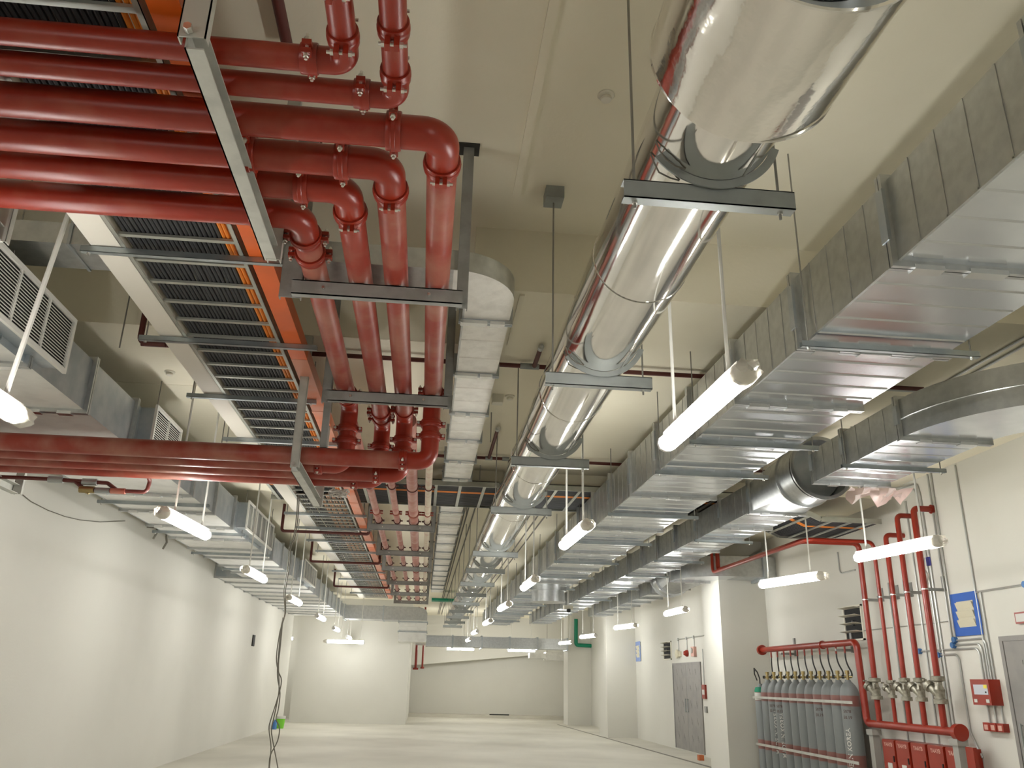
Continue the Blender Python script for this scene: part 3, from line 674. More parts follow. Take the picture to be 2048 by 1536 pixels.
# ---- small duct from the left, turning down the hall above the red pipes
SX0, SX1, SZ0, SZ1 = .17, .555, 4.475, 4.635
ts = T('small_duct', 'small foil faced duct that bends beside the red pipes and runs down the hall', 'duct', (.36, 6, SZ0))
bend(ts, (.07, 5.82), SX0-.07, SX1-.07, SZ0, SZ1, -math.pi/2, 0, 'galv', 'foil')
yn, yf = 5.82-(SX1-.07), 5.82-(SX0-.07)
sb = MB(); sb.quad((XL, yn, SZ0), (.07, yn, SZ0), (.07, yn, SZ1), (XL, yn, SZ1)); sb.quad((XL, yf, SZ0), (.07, yf, SZ0), (.07, yf, SZ1), (XL, yf, SZ1)); sb.quad((XL, yn, SZ1), (.07, yn, SZ1), (.07, yf, SZ1), (XL, yf, SZ1)); sb.quad((XL, yn, SZ0), (.07, yn, SZ0), (.07, yf, SZ0), (XL, yf, SZ0))
sb.build('duct_section', M['galv'], ts, smooth=False)
for x in (-4.2, -3.5, -2.6, -1.7): MB().box((x, yn-.012, SZ0-.012), (x+.02, yf+.012, SZ1+.012)).build('flange', M['galvd'], ts)
ysS = [5.82, 6.2, 7.45, 8.7, 9.8, 10.85, 11.9, 13.2, 14.5, 15.7, 16.9, 18.1, 19.3, 20.5, 21.7, 22.9, 24.1, 25.3, 26.5, 27.7, 28.9]
for i, (a, b) in enumerate(zip(ysS, ysS[1:])):
    section(ts, SX0, SX1, SZ0, SZ1, a, b, 2 if i else 0, 'foil', 'galv', False)
    if i: flange(ts, SX0, SX1, SZ0, SZ1, a, i < 12, 'galvd', .028)

# ================================================================== SILVER INSULATED PIPE
PX, PZ, PR = 1.164, 4.086, .287
tp = T('insulated_pipe', 'long silver jacketed pipe hanging down the middle of the hall', 'pipe', (PX, 10, PZ-PR))
def wobbly(mb, x, z, r, y0, y1, step, amp, seg=56, seed=1, creases=0):
    rnd = random.Random(seed); ph = [(rnd.uniform(0, 6.28), rnd.randint(2, 5), rnd.uniform(1.2, 5)) for _ in range(7)]
    n = max(2, int((y1-y0)/step)); rings = []
    for i in range(n+1):
        y = y0+(y1-y0)*i/n; R = []
        for j in range(seg):
            a = 2*math.pi*j/seg
            d = sum(math.sin(k*a+p+f*y) for p, k, f in ph)/7*amp
            if creases: d += amp*.5*abs(math.sin(1.7*y+2*a+seed))+amp*.7*abs(math.sin(4.1*y-1.5*a))
            R.append(mb.bm.verts.new((x+(r+d)*math.cos(a), y, z+(r+d)*math.sin(a))))
        rings.append(R)
    for A, B in zip(rings, rings[1:]):
        for j in range(seg): mb.face((A[j], B[j], B[(j+1) % seg], A[(j+1) % seg]))
    return mb
wobbly(MB(), PX, PZ, PR, -2.5, 12, .12, .0028).build('jacket', M['silver'], tp)
wobbly(MB(), PX, PZ, PR, 12, 36, .3, .0028, 40).build('jacket', M['silver'], tp)
for y in [.1, 1.2, 4.3]+[5.05+1.2*k for k in range(0)]+[6.7, 9.1, 11.5, 14.9, 17.8, 20.3, 22.9]:
    MB().loop((PX, y, PZ), (0, 1, 0), [(-.018, PR), (-.016, PR+.005), (.016, PR+.005), (.018, PR)], 48).build('joint_band', M['silver'], tp)
sm = MB()
for a, y0, y1 in ((-62, 2.66, 5.0), (-60, 5.0, 12)):
    an = math.radians(a); u = V((math.cos(an), 0, math.sin(an)))
    sm.tube([V((PX, y0+(y1-y0)*k/8, PZ))+u*(PR+.0005+.002*math.sin(k*2.3)) for k in range(9)], .006, 6)
sm.build('seam', M['silver'], tp)
sl = MB(); wobbly(sl, PX, PZ, .385, 1.93, 2.60, .04, .009, 72, 4, 1); sl.build('sleeve', M['crinkle'], tp)
MB().loop((PX, 2.6, PZ), (0, 1, 0), [(-.004, .378), (-.006, .392), (.002, .394), (.004, .382)], 64).build('sleeve_rim', M['silver'], tp)
MB().loop((PX, 1.93, PZ), (0, 1, 0), [(-.004, .378), (-.006, .392), (.002, .394), (.004, .382)], 64).build('sleeve_rim', M['silver'], tp)
MB().loop((PX, 1.99, PZ), (0, 1, 0), [(0, PR+.004), (0, .376), (.02, .376), (.02, PR+.004)], 48).build('insulation', M['galvd'], tp)
YP = (3.05, 5.47, 7.85, 10.36, 14.25, 16.6, 19.05, 21.6, 24.2, 27.1, 29.7, 32.4, 35)
for i, y in enumerate(YP):
    zt = PZ-PR-.018; x0, x1 = .76, 1.535
    zc = zceil(PX, y)
    t = T('pipe_hanger', 'grey channel hanger with curved saddle under the silver pipe, %s' % nth(i), 'hanger', (PX, y, zt-.09), 'hangers under the silver pipe')
    MB().chan((x0, y+.015, zt-.045), (x1, y+.015, zt-.045), .06, .09, .005, (0, 1, 0)).build('channel', M['saddle'], t)
    MB().loop((PX, y-.026, PZ), (0, 1, 0), [(-.006, PR+.002), (-.006, PR+.040), (.002, PR+.040), (.002, PR+.002)], 36, math.radians(-72), math.radians(54), ref=(0, 0, -1)).build('saddle', M['saddle'], t)
    for x in (x0+.055, x1-.06):
        MB().cyl((x, y+.02, zt-.125), (x, y+.02, zc), .0065, 8).build('rod', M['rod'], t)
        MB().cyl((x, y+.02, zt-.101), (x, y+.02, zt-.090), .013, 6).build('nut', M['bolt'], t)
        MB().cyl((x, y+.02, zt), (x, y+.02, zt+.011), .013, 6).build('nut', M['bolt'], t)
    for q in (0, 1):
        a_ = [math.radians(k) for k in (-150, -158, -168, -178)]
        wp_ = [V((PX+(PR+b)*math.cos(a), y-.05+.09*q, PZ+(PR+b)*math.sin(a))) for a, b in zip([math.radians(k) for k in (-118, -126, -136, -146, -156)], (.002, .016, .020+.01*q, .014, .002))]
        MB().tube(wp_, .004, 6).build('tie_wire', M['wire'], t)
for y, lab in ((5.47, 'small square ceiling plate holding the hanger rod of the silver pipe'),):
    tag(MB().box((.815-.07, y-.07, ZHI-.10), (.815+.07, y+.09, ZHI)).build('anchor_box', M['saddle']), lab, 'anchor')

# ================================================================== SPRINKLER PIPES, DETECTORS, ANCHORS
ZS = 4.665
def sprinkler(label, y, x0, x1, stubs=(), fits=(), z=ZS, r=.023):
    t = T('sprinkler_pipe', label, 'pipe', (x0, y, z), 'sprinkler pipes under the ceiling')
    MB().tube(fillet([(x0, y, ZLOW), (x0, y, z), (x1, y, z), (x1, y, ZLOW)], .05, 5) if z < 4.6 else [(x0, y, z), (x1, y, z)], r, 12).build('pipe', M['brown'], t)
    for x, dy in stubs:
        MB().cyl((x, y, z), (x, y-dy, z), r, 12).build('branch', M['brown'], t)
        MB().lathe((x, y-dy, z), (0, -1, 0), [(-.03, r*1.25), (.03, r*1.25), (.035, .012), (.08, .012)], 12).build('sprinkler_head', M['conduit'], t)
    for x in fits: MB().cyl((x-.05, y, z), (x+.05, y, z), r*1.35, 12).build('fitting', M['saddle'], t)
    return t
sprinkler('dark red sprinkler pipe crossing the hall nearest the camera', 7.66, -2.85, 5.05, [(.95, .5)], (-.62, .86, 1.38, .95))
MB_ = T('sprinkler_pipe', 'dark red drop pipe elbow beside the left end of a ladder channel', 'pipe', (-2.78, 7.3, 4.3), 'sprinkler pipes under the ceiling')
MB().tube(fillet([(-2.62, 7.0, 5.0), (-2.62, 7.0, 4.42), (-2.40, 7.0, 4.42)], .06, 6), .026, 12).build('pipe', M['brown'], MB_)
MB().cyl((-2.62, 7.0, 4.95), (-2.62, 7.0, ZHI), .026, 12).build('pipe', M['brown'], MB_)
sprinkler('dark red sprinkler pipe crossing the hall before the ceiling beam', 11.35, -2.6, 5.05, [(.78, 1.45)], (.78, 1.02))
for i, y in enumerate((15.66, 19.9, 25.4)):
    sprinkler('dark red pipe dipping under the far cable ladder, %s' % ['nearest of three', 'middle of three', 'farthest of three'][i], y, -2.72, -1.12, z=4.22, r=.028)
sp = T('sprinkler_pipe', 'dark red pipe on the ceiling behind the top red pipes', 'pipe', (-.98, 2, 5.2), 'sprinkler pipes under the ceiling')
MB().cyl((-1.0, -1.5, 5.22), (-1.0, 4.1, 5.22), .034, 14).build('pipe', M['brown'], sp); MB().cyl((-1.0, 3.15, 5.22), (-1.0, 3.42, 5.22), .045, 14).build('fitting', M['saddle'], sp)
def detector(p, label):
    t = T('smoke_detector', label, 'smoke detector', p); p = V(p)
    MB().lathe(p, (0, 0, -1), [(0, .055), (.006, .056), (.014, .05), (.018, .034)], 28).build('base', M['plast'], t)
    MB().lathe(p+V((0, 0, -.018)), (0, 0, -1), [(0, .032), (.012, .038), (.024, .034), (.030, .02)], 24).build('head', M['plast'], t)
detector(onZ(1212, 190, ZHI), 'round smoke detector on the high ceiling left of the silver pipe sleeve')
detector(onZ(340, 743, ZLOW), 'round smoke detector on the ceiling between the left duct and cream trunking')
q = onZ(1020, 792, ZLOW); detector(q, 'round smoke detector beside a junction box behind the small duct')
tag(MB().box((q.x-.20, q.y-.06, ZLOW-.10), (q.x-.08, q.y+.06, ZLOW)).build('junction_box', M['plast']), 'small square junction box on the ceiling behind the small duct', 'junction box')
def ceil_rods(px, label, g):
    for i, (x, y, z1) in enumerate(px):
        zc = zceil(x, y); tag(MB().cyl((x, y, z1), (x, y, zc), .0065, 8).build('hanger_rod', M['rod']), label + (', ' + nth(i)), 'rod', g)
rods = [onZ(1572, 310, ZHI)]
ceil_rods([(-2.78, 7.0, 4.36), (-1.9, 7.62, 4.45), (-2.62, 10.2, 4.4), (-2.7, 11.7, 4.4)], 'thin rod between ceiling and left duct', 'thin rods near the left duct')
ceil_rods([(.66, 9.4, 4.35), (.70, 12.0, 4.5), (.62, 14.3, 4.4), (.75, 17.0, 4.4)], 'thin rod between the small duct and silver pipe', 'thin rods near the silver pipe')
# conduits along the ceiling at the right
for i, x in enumerate((5.22, 5.34)):
    tag(MB().cyl((x, 6.2, ZLOW-.016), (x, 12.2, ZLOW-.016), .013, 8).build('conduit', M['conduit']), 'thin steel conduit of the pair running along the ceiling over the right duct', 'conduit', 'pair of ceiling conduits')
tag(MB().cyl((4.72, 7.0, ZLOW-.016), (4.72, 10.2, ZLOW-.016), .013, 8).build('conduit', M['conduit']), 'single thin conduit along the ceiling above the grey right duct', 'conduit')
tag(MB().cyl((4.55, 7.8, ZLOW-.03), (6.9, 7.8, ZLOW-.03), .014, 8).build('conduit', M['conduit']), 'thin conduit crossing over the right duct toward the wall', 'conduit')
for i in range(6):
    x = (.64, .70, .82, 1.9, 2.06, 2.2)[i]
    tag(MB().cyl((x, 13.8, ZLOW-.018), (x, 42, ZLOW-.018), .014, 6).build('conduit', M['wire']), 'thin dark conduit running along the far ceiling beside the silver pipe', 'conduit', 'dark conduits on the far ceiling')
# thin drain pipe with valve under the lower red pipes, left
td = T('drain_pipe', 'small dark red drain pipe with brass valve under the lower red pipes', 'pipe', (-3.6, 8.6, 3.35))
PL = lambda x, y: onY(x, y, 8.55)
MB().tube(fillet([PL(-60, 951), PL(100, 958), PL(150, 962), PL(168, 978), PL(200, 980), PL(293, 984), PL(300, 962), (PL(302, 940)[0], 8.45, 3.58)], .04, 4), .020, 12).build('pipe', M['brown'], td)
MB().tube(fillet([PL(100, 958), PL(215, 966), PL(236, 982)], .05, 4), .020, 12).build('pipe', M['brown'], td)
for p, r, k in ((PL(112, 959), .034, 'saddle'), (PL(180, 964), .036, 'saddle'), (PL(174, 979), .036, 'brass'), (PL(205, 981), .03, 'saddle'), (PL(236, 982), .03, 'dusty')):
    MB().cyl(p-V((.07, 0, 0)), p+V((.07, 0, 0)), r, 12).build('fitting', M[k], td)
MB().tube([PL(174, 979), PL(173, 985), PL(178, 987)], .012, 6).build('valve_handle', M['brass'], td)

# ================================================================== RIGHT WALL: GAS CYLINDERS
CX, CR = 6.9, .148
cyl_prof = [(0, .10), (.01, .135), (.03, CR), (1.60, CR), (1.64, CR*.985), (1.70, CR*.9), (1.75, CR*.74), (1.79, CR*.5), (1.815, CR*.33), (1.84, CR*.30)]
def cylinder(y, label, g='grey gas cylinders in the row'):
    t = T('gas_cylinder', label, 'gas cylinder', (CX, y, 0), g)
    MB().lathe((CX, y, 0), (0, 0, 1), cyl_prof, 32).build('body', M['cyl'], t)
    v = MB(); v.cyl((CX, y, 1.84), (CX, y, 1.93), .024, 12); v.cyl((CX-.035, y+.04, 1.885), (CX+.06, y-.035, 1.885), .018, 10); v.cyl((CX, y, 1.93), (CX, y, 1.985), .034, 12)
    o = v.build('valve', M['brass'], t); MB().cyl((CX-.065, y+.063, 1.885), (CX-.035, y+.04, 1.885), .028, 10).build('hand_knob', M['hose'], o)
    return t
GC0 = cylinder(13.62, 'grey gas cylinder nearest the camera, with white lettering up its side')
names = ['second', 'third', 'fourth', 'fifth', 'sixth', 'seventh', 'eighth', 'ninth', 'tenth', 'eleventh']
cyls = [GC0]
for i in range(10):
    c = copy_tree(GC0); c.location.y += .332*(i+1); cyls.append(c)
    c['label'] = 'grey gas cylinder %s from the camera in the row by the right wall' % names[i]
cyls[8]['label'] = 'grey gas cylinder with white lettering, ninth from the camera'; cyls[9]['label'] = 'grey gas cylinder with white lettering, tenth from the camera'
tg = T('gas_cylinder', 'small white and green topped cylinder at the far end of the row', 'gas cylinder', (6.86, 17.25, 0))
MB().lathe((6.86, 17.25, 0), (0, 0, 1), [(0, .08), (.02, .12), (1.58, .12), (1.66, .1), (1.72, .05), (1.76, .04)], 28).build('body', M['cyl'], tg)
MB().lathe((6.86, 17.25, 1.60), (0, 0, 1), [(0, .121), (.03, .121), (.09, .1), (.1, .06)], 28).build('green_shoulder', M['green'], tg)
MB().loop((6.86, 17.25, 1.52), (0, 0, 1), [(-.07, .12), (-.07, .123), (.07, .123), (.07, .12)], 28).build('white_sleeve', M['txtw'], tg)
MB().tube([(6.86, 17.25, 1.74), (6.84, 17.2, 1.86), (6.80, 17.2, 1.98), (6.78, 17.3, 2.05), (6.8, 17.36, 1.95), (6.84, 17.34, 1.82)], .012, 6).build('hose_loop', M['hose'], tg)
vd = V((-6.9, -13.6, 0)).normalized(); vl = V((-vd.y*-1, 0, 0)); vl = V((vd.y, -vd.x, 0))
def cyl_text(t, txt, size, z, ang, vertical, m):
    y0 = t.location.y
    def place(x, y):
        a, h = (y, x) if vertical else (-x, y)
        th = math.radians(ang)+a/CR; n = vd*math.cos(th)+vl*math.sin(th)
        return V((CX, y0, 0))+n*(CR+.0015)+V((0, 0, z+h))
    text_mb(txt, size, place).build('lettering', M[m], t, smooth=False)
cyl_text(cyls[0], 'MADE IN KOREA', .105, .72, 32, True, 'txtw')
cyl_text(cyls[8], 'MADE IN KOREA', .105, .86, 12, True, 'txtw'); cyl_text(cyls[9], 'MADE IN KOREA', .105, .90, 4, True, 'txtw')
for k in (0, 3, 8, 9): cyl_text(cyls[k], '5078', .065, 1.36, 26, False, 'txtd'); cyl_text(cyls[k], '50.19', .065, 1.27, 26, False, 'txtd')
# bars that hold the row
for z, lab in ((1.50, 'upper flat steel bar holding the cylinder row'), (.63, 'lower flat steel bar holding the cylinder row')):
    tag(MB().box((CX-CR-.014, 13.25, z-.022), (CX-CR-.003, 17.4, z+.022)).build('retaining_bar', M['steell']), lab, 'bar', 'bars across the gas cylinders')
# manifold above and its drop to the low header
tm = T('manifold_pipe', 'red collecting pipe above the gas cylinders, dropping to the low header', 'pipe', (7.0, 13.4, 1.15))
mp = fillet([(7.0, 17.35, 2.42), (7.0, 13.40, 2.42), (7.0, 13.34, 1.20), (7.0, 11.0, 1.20)], .1, 6)
MB().tube(mp, .055, 16).build('pipe', M['redclean'], tm)
MB().cyl((7.0, 17.33, 2.42), (7.0, 17.40, 2.42), .10, 24).build('flange', M['redclean'], tm)
MB().cyl((7.0, 11.02, 1.20), (7.0, 10.93, 1.20), .105, 28).build('flange', M['redclean'], tm)
MB().ring((7.0, 14.6, 2.42), (0, 1, 0), .055, .072, .03, 20).build('clamp', M['redclean'], tm)
for i in range(11):
    y = 13.62+.332*i; my = min(max(y*.93+1.15, 13.75), 17.2)
    MB().cyl((7.0, my, 2.37), (7.0, my, 2.26), .016, 10).build('outlet', M['redclean'], tm)
    rnd = random.Random(i); hp = []
    a, b = V((7.0, my, 2.27)), V((CX+.07, y, 1.885)); c1 = a+V((-.02, 0, -.25)); c2 = b+V((.09, rnd.uniform(-.03, .10), .10))
    for k in range(11):
        s = k/10; hp.append(a*(1-s)**3+c1*3*s*(1-s)**2+c2*3*s*s*(1-s)+b*s**3)
    tag(MB().tube(hp, .013, 8).build('discharge_hose', M['hose']), 'thin black hose from the red collecting pipe to a grey cylinder, %s along the row' % ORD[i].replace('nearest', 'first'), 'hose', 'black hoses over the gas cylinders')
for y in (14.1, 16.4):
    tag(MB().box((6.98, y-.025, 2.30), (XR, y+.025, 2.34)).box((XR-.03, y-.03, 2.28), (XR, y+.03, 2.62)).build('pipe_bracket', M['steel']), 'grey wall bracket under the red collecting pipe, %s' % ('near one' if y < 15 else 'far one'), 'bracket', 'brackets of the collecting pipe')
# five risers with valves
RY = (12.96, 12.50, 12.12, 11.74, 11.29); RRr = (.043, .030, .037, .038, .044); RTOP = (3.95, 3.90, 3.95, 4.18, 4.20)
RN = ['leftmost', 'second from the left and thinnest', 'middle', 'fourth from the left', 'rightmost and thickest']
x1 = onY(1605, 1093, RY[0]).x; x2 = x1-.12
for i, (y, r, zt) in enumerate(zip(RY, RRr, RTOP)):
    t = T('riser_pipe', 'red riser pipe on the right wall, %s of five' % RN[i], 'pipe', (7.0, y, 1.2), 'red risers on the right wall')
    zv = 1.715; hv = .15+(.02 if i == 4 else 0)-(.03 if i == 1 else 0)
    MB().cyl((7.0, y, 1.24), (7.0, y, zv-hv), r, 16).build('pipe', M['redclean'], t)
    if i < 2:
        X = (x1, x2)[i]; zz = zt
        pts = fillet([(7.0, y, zv+hv), (7.0, y, zz), (X, y, zz), (X, 17.0, zz+.02), (X, 17.0, 4.5), (X, 24, 4.5)], .1, 5)
    else: pts = fillet([(7.0, y, zv+hv), (7.0, y, zt), (XR, y, zt)], .07, 5)
    MB().tube(pts, r, 16).build('pipe', M['redclean'], t)
    MB().box((6.96, y-.022, 3.03), (XR, y+.022, 3.07)).box((XR-.012, y-.04, 3.03), (XR, y+.04, 3.24)).build('wall_bracket', M['steel'], t)
    MB().ring((7.0, y, 3.05), (0, 0, 1), r, r+.006, .014, 16).build('strap', M['bolt'], t)
    if i == 4: MB().cyl((XR-.03, y, zt), (XR, y, zt), r*1.5, 20).build('wall_flange', M['redclean'], t)
    R = r*2.1; k = hv/.15
    v = T('selector_valve', 'nickel selector valve on the %s red riser' % RN[i].split(' and')[0].replace(' from the left', ' from left'), 'valve', (7.0, y, zv-hv), 'nickel valves on the risers')
    b = MB(); b.lathe((7.0, y, zv-hv-.01), (0, 0, 1), [(0, R*.6), (.004, R), (.055*k, R), (.06*k, R*.72), (.12*k, R*.72), (.16*k, R*.82), (.20*k, R*.55), (.25*k, R*.5), (.262*k, R*.98), (.312*k, R), (.318*k, R*.6)], 24)
    b.build('body', M['nick'], v)
    br = MB(); o = V((7.0-.01, y, zv-.06)); d = V((-.25, .75, .62)).normalized()
    br.lathe(o, d, [(0, R*.62), (.10*k+R*.3, R*.62), (.105*k+R*.3, R*.85), (.155*k+R*.3, R*.85), (.17*k+R*.3, R*.3)], 18); br.build('bonnet', M['nick'], v)
    lv = MB(); e = o+d*(.17*k+R*.3); lv.tube([e-d*.02, e+V((0, .015, .05)), e+V((-.05, 0, .05))], .012, 6); lv.cyl(o+V((-.02, -R*.5, .05)), o+V((-.05, -R*1.2, .12)), .015, 8); lv.build('lever', M['nick'], v)
# header stand and red cabinets
for y, nm in ((13.18, 'far'), (11.03, 'near')):
    tag(MB().box((6.95, y-.06, 0), (7.06, y+.06, 1.125)).box((6.93, y-.09, 1.04), (7.08, y+.09, 1.12)).build('pipe_stand', M['gas']), 'grey steel stand under the %s end of the low red header' % nm, 'stand', 'stands of the red header')
CAB = ((12.66, 13.0), (12.27, 12.62), (11.85, 12.22), (11.43, 11.80), (11.02, 11.38))
for i, (a, b) in enumerate(CAB):
    t = T('red_cabinet', 'red wall cabinet below the risers, %s of five' % ['leftmost', 'second from left', 'middle', 'fourth from left', 'rightmost'][i], 'cabinet', (7.15, (a+b)/2, .2), 'red cabinets below the risers')
    MB().box((7.03, a, .2), (XR-.01, b, 1.0)).build('body', M['redclean'], t)
    MB().box((7.02, a+.005, .205), (7.032, b-.005, .99)).build('door', M['redclean'], t)
    MB().box((7.008, a+.03, .70), (7.022, a+.05, .78)).build('handle', M['dark'], t)
    text_mb('YAAYB', .075, lambda x, y, a=a, b=b: V((7.0185, (a+b)/2-x, .93+y))).build('lettering', M['txtp'], t, smooth=False)
    if i < 2: MB().box((7.016, (a+b)/2-.06, .60), (7.021, (a+b)/2+.06, .68)).build('sticker', M['txtw'], t)
tag(MB().box((7.0, 10.74, 0), (7.05, 10.90, 1.035)).build('red_post', M['redclean']), 'narrow plain red post right of the header flange', 'post')
# control panel, call points
tp_ = T('control_panel', 'red extinguishing control panel with grey fascia and yellow sticker', 'panel', (7.2, 10.62, 1.54))
py0, py1 = 10.43, 10.80
MB().box((7.14, py0, 1.545), (XR, py1, 1.855)).build('case', M['redclean'], tp_)
MB().box((7.134, py0+.03, 1.67), (7.141, py1-.06, 1.79)).build('fascia', M['screen'], tp_)
MB().box((7.131, py0+.035, 1.745), (7.1345, py0+.10, 1.788)).build('sticker', M['yellow'], tp_)
MB().box((7.131, py0+.06, 1.69), (7.1345, py0+.085, 1.71)).build('display', M['dark'], tp_)
for a in (py0+.03, py1-.10): MB().box((7.132, a, 1.575), (7.141, a+.06, 1.615)).build('label_plate', M['txtw'], tp_)
for i, y in enumerate((10.73, 10.60, 10.46)):
    t = T('call_point', 'small red release box below the control panel, %s of three' % ['left', 'middle', 'right'][i], 'call point', (7.25, y, 1.23), 'red boxes below the control panel')
    MB().box((7.22, y-.062, 1.235), (XR, y+.062, 1.335)).build('case', M['redclean'], t)
    MB().box((7.216, y-.035, 1.25), (7.221, y+.035, 1.31)).build('window', M['txtp'], t)
    MB().cyl((XR-.02, y, 1.335), (XR-.02, y, 1.545), .012, 8).build('conduit', M['conduit'], t)
# conduits on the right wall
def conduit(pts, label, r=.013, m='conduit', g='steel conduits on the right wall'):
    return tag(MB().tube(fillet(pts, .09, 5), r, 8).build('conduit', M[m]), label, 'conduit', g)
W = XR-.016
for i, y in enumerate((11.27, 11.19)): conduit([(W, y, 2.36), (W, y, ZLOW)], 'steel conduit of the pair left of the blue taped vent, %s one' % ('left', 'right')[i])
conduit([(W, 10.60, 1.855), (W, 10.60, 4.69)], 'long steel conduit rising right past the blue taped vent to the wall top')
conduit([(W, 10.50, 1.855), (W, 10.50, 2.95)], 'short steel conduit from the control panel up to the vent corner')
for i, (y0, z0, y1) in enumerate(((11.18, 2.36, 10.56), (11.23, 2.30, 10.66), (12.07, 2.245, 10.72))): conduit([(W, y0, z0), (W, y1, z0), (W, y1, 1.855)], 'steel conduit bending down into the control panel, %s from the top' % ['first', 'second', 'third'][i])
conduit([(W, 11.60, 2.18), (W, 11.18, 2.18), (W, 11.18, 1.2), (W, 11.0, .9)], 'steel conduit bending down beside the round red header flange')
conduit([(W, 10.58, 2.95), (W, 9.55, 2.95)], 'level steel conduit right of the blue taped vent')
for i, y in enumerate((12.72, 12.30, 11.93, 11.52, 11.60)): conduit([(W, y, .9), (W, y, 3.3 if i < 2 else 4.45)], 'steel conduit running up between the red risers, %s from the left' % ['first', 'second', 'third', 'fifth', 'fourth'][i])
conduit([(W, 11.60, 4.40), (W, 11.64, 4.58), (W, 12.0, 4.60), (6.6, 12.0, 4.60)], 'steel conduit looping off the wall top behind the risers')
conduit([(W, 11.52, 4.42), (W, 11.56, 4.65), (W, 12.0, 4.67), (6.6, 12.0, 4.67)], 'second steel conduit looping off the wall top behind the risers')
conduit([(W, 13.9, 2.62), (W, 11.3, 2.62)], 'thin level conduit crossing behind the red risers', .007)
conduit([(W, 14.25, 4.0), (W, 14.25, 3.62), (W, 13.7, 3.62)], 'short conduit with bend left of the risers')
for y, z, lab in ((11.20, 2.37, 'upper'), (11.25, 2.30, 'lower')): 
    tag(MB().cyl((XR-.05, y, z), (XR, y, z), .04, 12).build('round_box', M['bluebox']), 'round blue junction box under the blue taped vent, %s of two' % lab, 'junction box', 'blue junction boxes')
for y, z, lab in ((12.09, 2.245, 'between the risers'), (11.62, 2.18, 'at the rightmost riser'), (9.62, 2.95, 'at the right picture edge')):
    tag(MB().cyl((XR-.05, y, z), (XR, y, z), .04, 12).build('round_box', M['bluebox']), 'round blue junction box %s' % lab, 'junction box', 'blue junction boxes')
tag(MB().tube([(7.1, 11.35, 3.5), (7.05, 11.33, 3.35), (7.1, 11.3, 3.25), (7.05, 11.3, 3.1)], .012, 6).build('loose_cable', M['tube']), 'loose pale cord hanging beside the rightmost riser', 'cord')
tag(MB().box((7.1, 11.25, 3.38), (7.13, 11.32, 3.5)).build('blue_tag', M['purple']), 'small dark blue tag hanging beside the rightmost riser', 'tag')
# louvred fans, taped vents
def louvre(y0, y1, z0, z1, label, X=XR, n=5):
    t = T('louvre_fan', label, 'vent', (X, (y0+y1)/2, z0)); f = .03
    fb = MB()
    for a, b in (((y0, z0), (y1, z0+f)), ((y0, z1-f), (y1, z1)), ((y0, z0), (y0+f, z1)), ((y1-f, z0), (y1, z1))): fb.box((X-.03, a[0], a[1]), (X, b[0], b[1]))
    fb.build('frame', M['plast'], t)
    MB().box((X-.012, y0+f, z0+f), (X-.008, y1-f, z1-f)).build('opening', M['dark'], t)
    MB().lathe((X-.02, (y0+y1)/2, (z0+z1)/2), (-1, 0, 0), [(0, .05), (.02, .045), (.03, .02)], 16).build('fan_hub', M['black'], t)
    for k in range(n):
        z = z0+f+(z1-z0-2*f)*(k+.9)/n
        MB().obox((X-.075, (y0+y1)/2, z), (.13, y1-y0-.05, .004), (1, 0, -.15), (0, 1, 0)).build('blade', M['plast'], t)
louvre(13.64, 14.28, 2.47, 3.05, 'open white louvre fan above the gas cylinders', n=4)
louvre(24.95, 25.75, 2.40, 2.92, 'small open louvre fan left of the double door', n=4)
def taped(y0, y1, z0, z1, label, m, X=XR):
    t = T('taped_vent', label, 'vent', (X, (y0+y1)/2, z0)); f = .11*(z1-z0)/.56
    MB().box((X-.02, y0+.02, z0+.02), (X, y1-.02, z1-.02)).build('panel', M['beige'], t)
    for a, b in (((y0, z0), (y1, z0+f)), ((y0+.01, z1-f), (y1, z1)), ((y0-.005, z0+f), (y0+f, z1-f)), ((y1-f, z0+f), (y1+.005, z1-f))):
        MB().box((X-.024, a[0], a[1]), (X-.020, b[0], b[1])).build('tape_strip', M[m], t)
    for k in range(3):
        z = z0+f+(z1-z0-2*f)*(k+.5)/3
        MB().obox((X-.034, (y0+y1)/2, z), (.010, y1-y0-2*f-.01, (z1-z0-2*f)/3-.03), (1, 0, .30), (0, 1, 0)).build('slat', M['beige'], t)
taped(10.57, 11.16, 2.41, 2.97, 'beige vent masked with bright blue tape beside the risers', 'blue')
taped(28.55, 29.2, 2.42, 3.06, 'small vent masked with pale blue tape beside the far pier', 'bluep')
# doors
def door(name, y0, y1, z0, z1, leaves, X=XR):
    f = MB(); w_ = .06
    f.box((X-.03, y0, z0), (X, y0+w_, z1)); f.box((X-.03, y1-w_, z0), (X, y1, z1)); f.box((X-.03, y0+w_, z1-w_), (X, y1-w_, z1))
    d = f.build(name, M['door'], None, False, kind='structure')
    L = (y1-y0-2*w_)/leaves; rnd = random.Random(int(y0*10))
    for k in range(leaves):
        a = y0+w_+k*L
        MB().box((X-.02, a+.006, z0), (X-.004, a+L-.006, z1-w_)).build('leaf', M['door'], d)
        hs = a+.10 if k else a+L-.10
        h = MB(); h.cyl((X-.05, hs, 1.0), (X-.05, hs, 1.35), .012, 8); h.cyl((X-.05, hs, 1.02), (X-.02, hs, 1.02), .01, 8); h.cyl((X-.05, hs, 1.33), (X-.02, hs, 1.33), .01, 8)
        h.build('handle', M['saddle'], d)
        pm = MB()
        for c in range(2):
            for r_ in range(5):
                yy = a+L*(.3+.4*c); zz = z0+.25+r_*.42
                for q in range(3): pm.box((X-.0215, yy-.02+q*.03, zz+q*.05), (X-.0199, yy-.008+q*.03, zz+.05+q*.05+rnd.uniform(0, .04)))
        pm.build('film_print', M['doorln'], d)
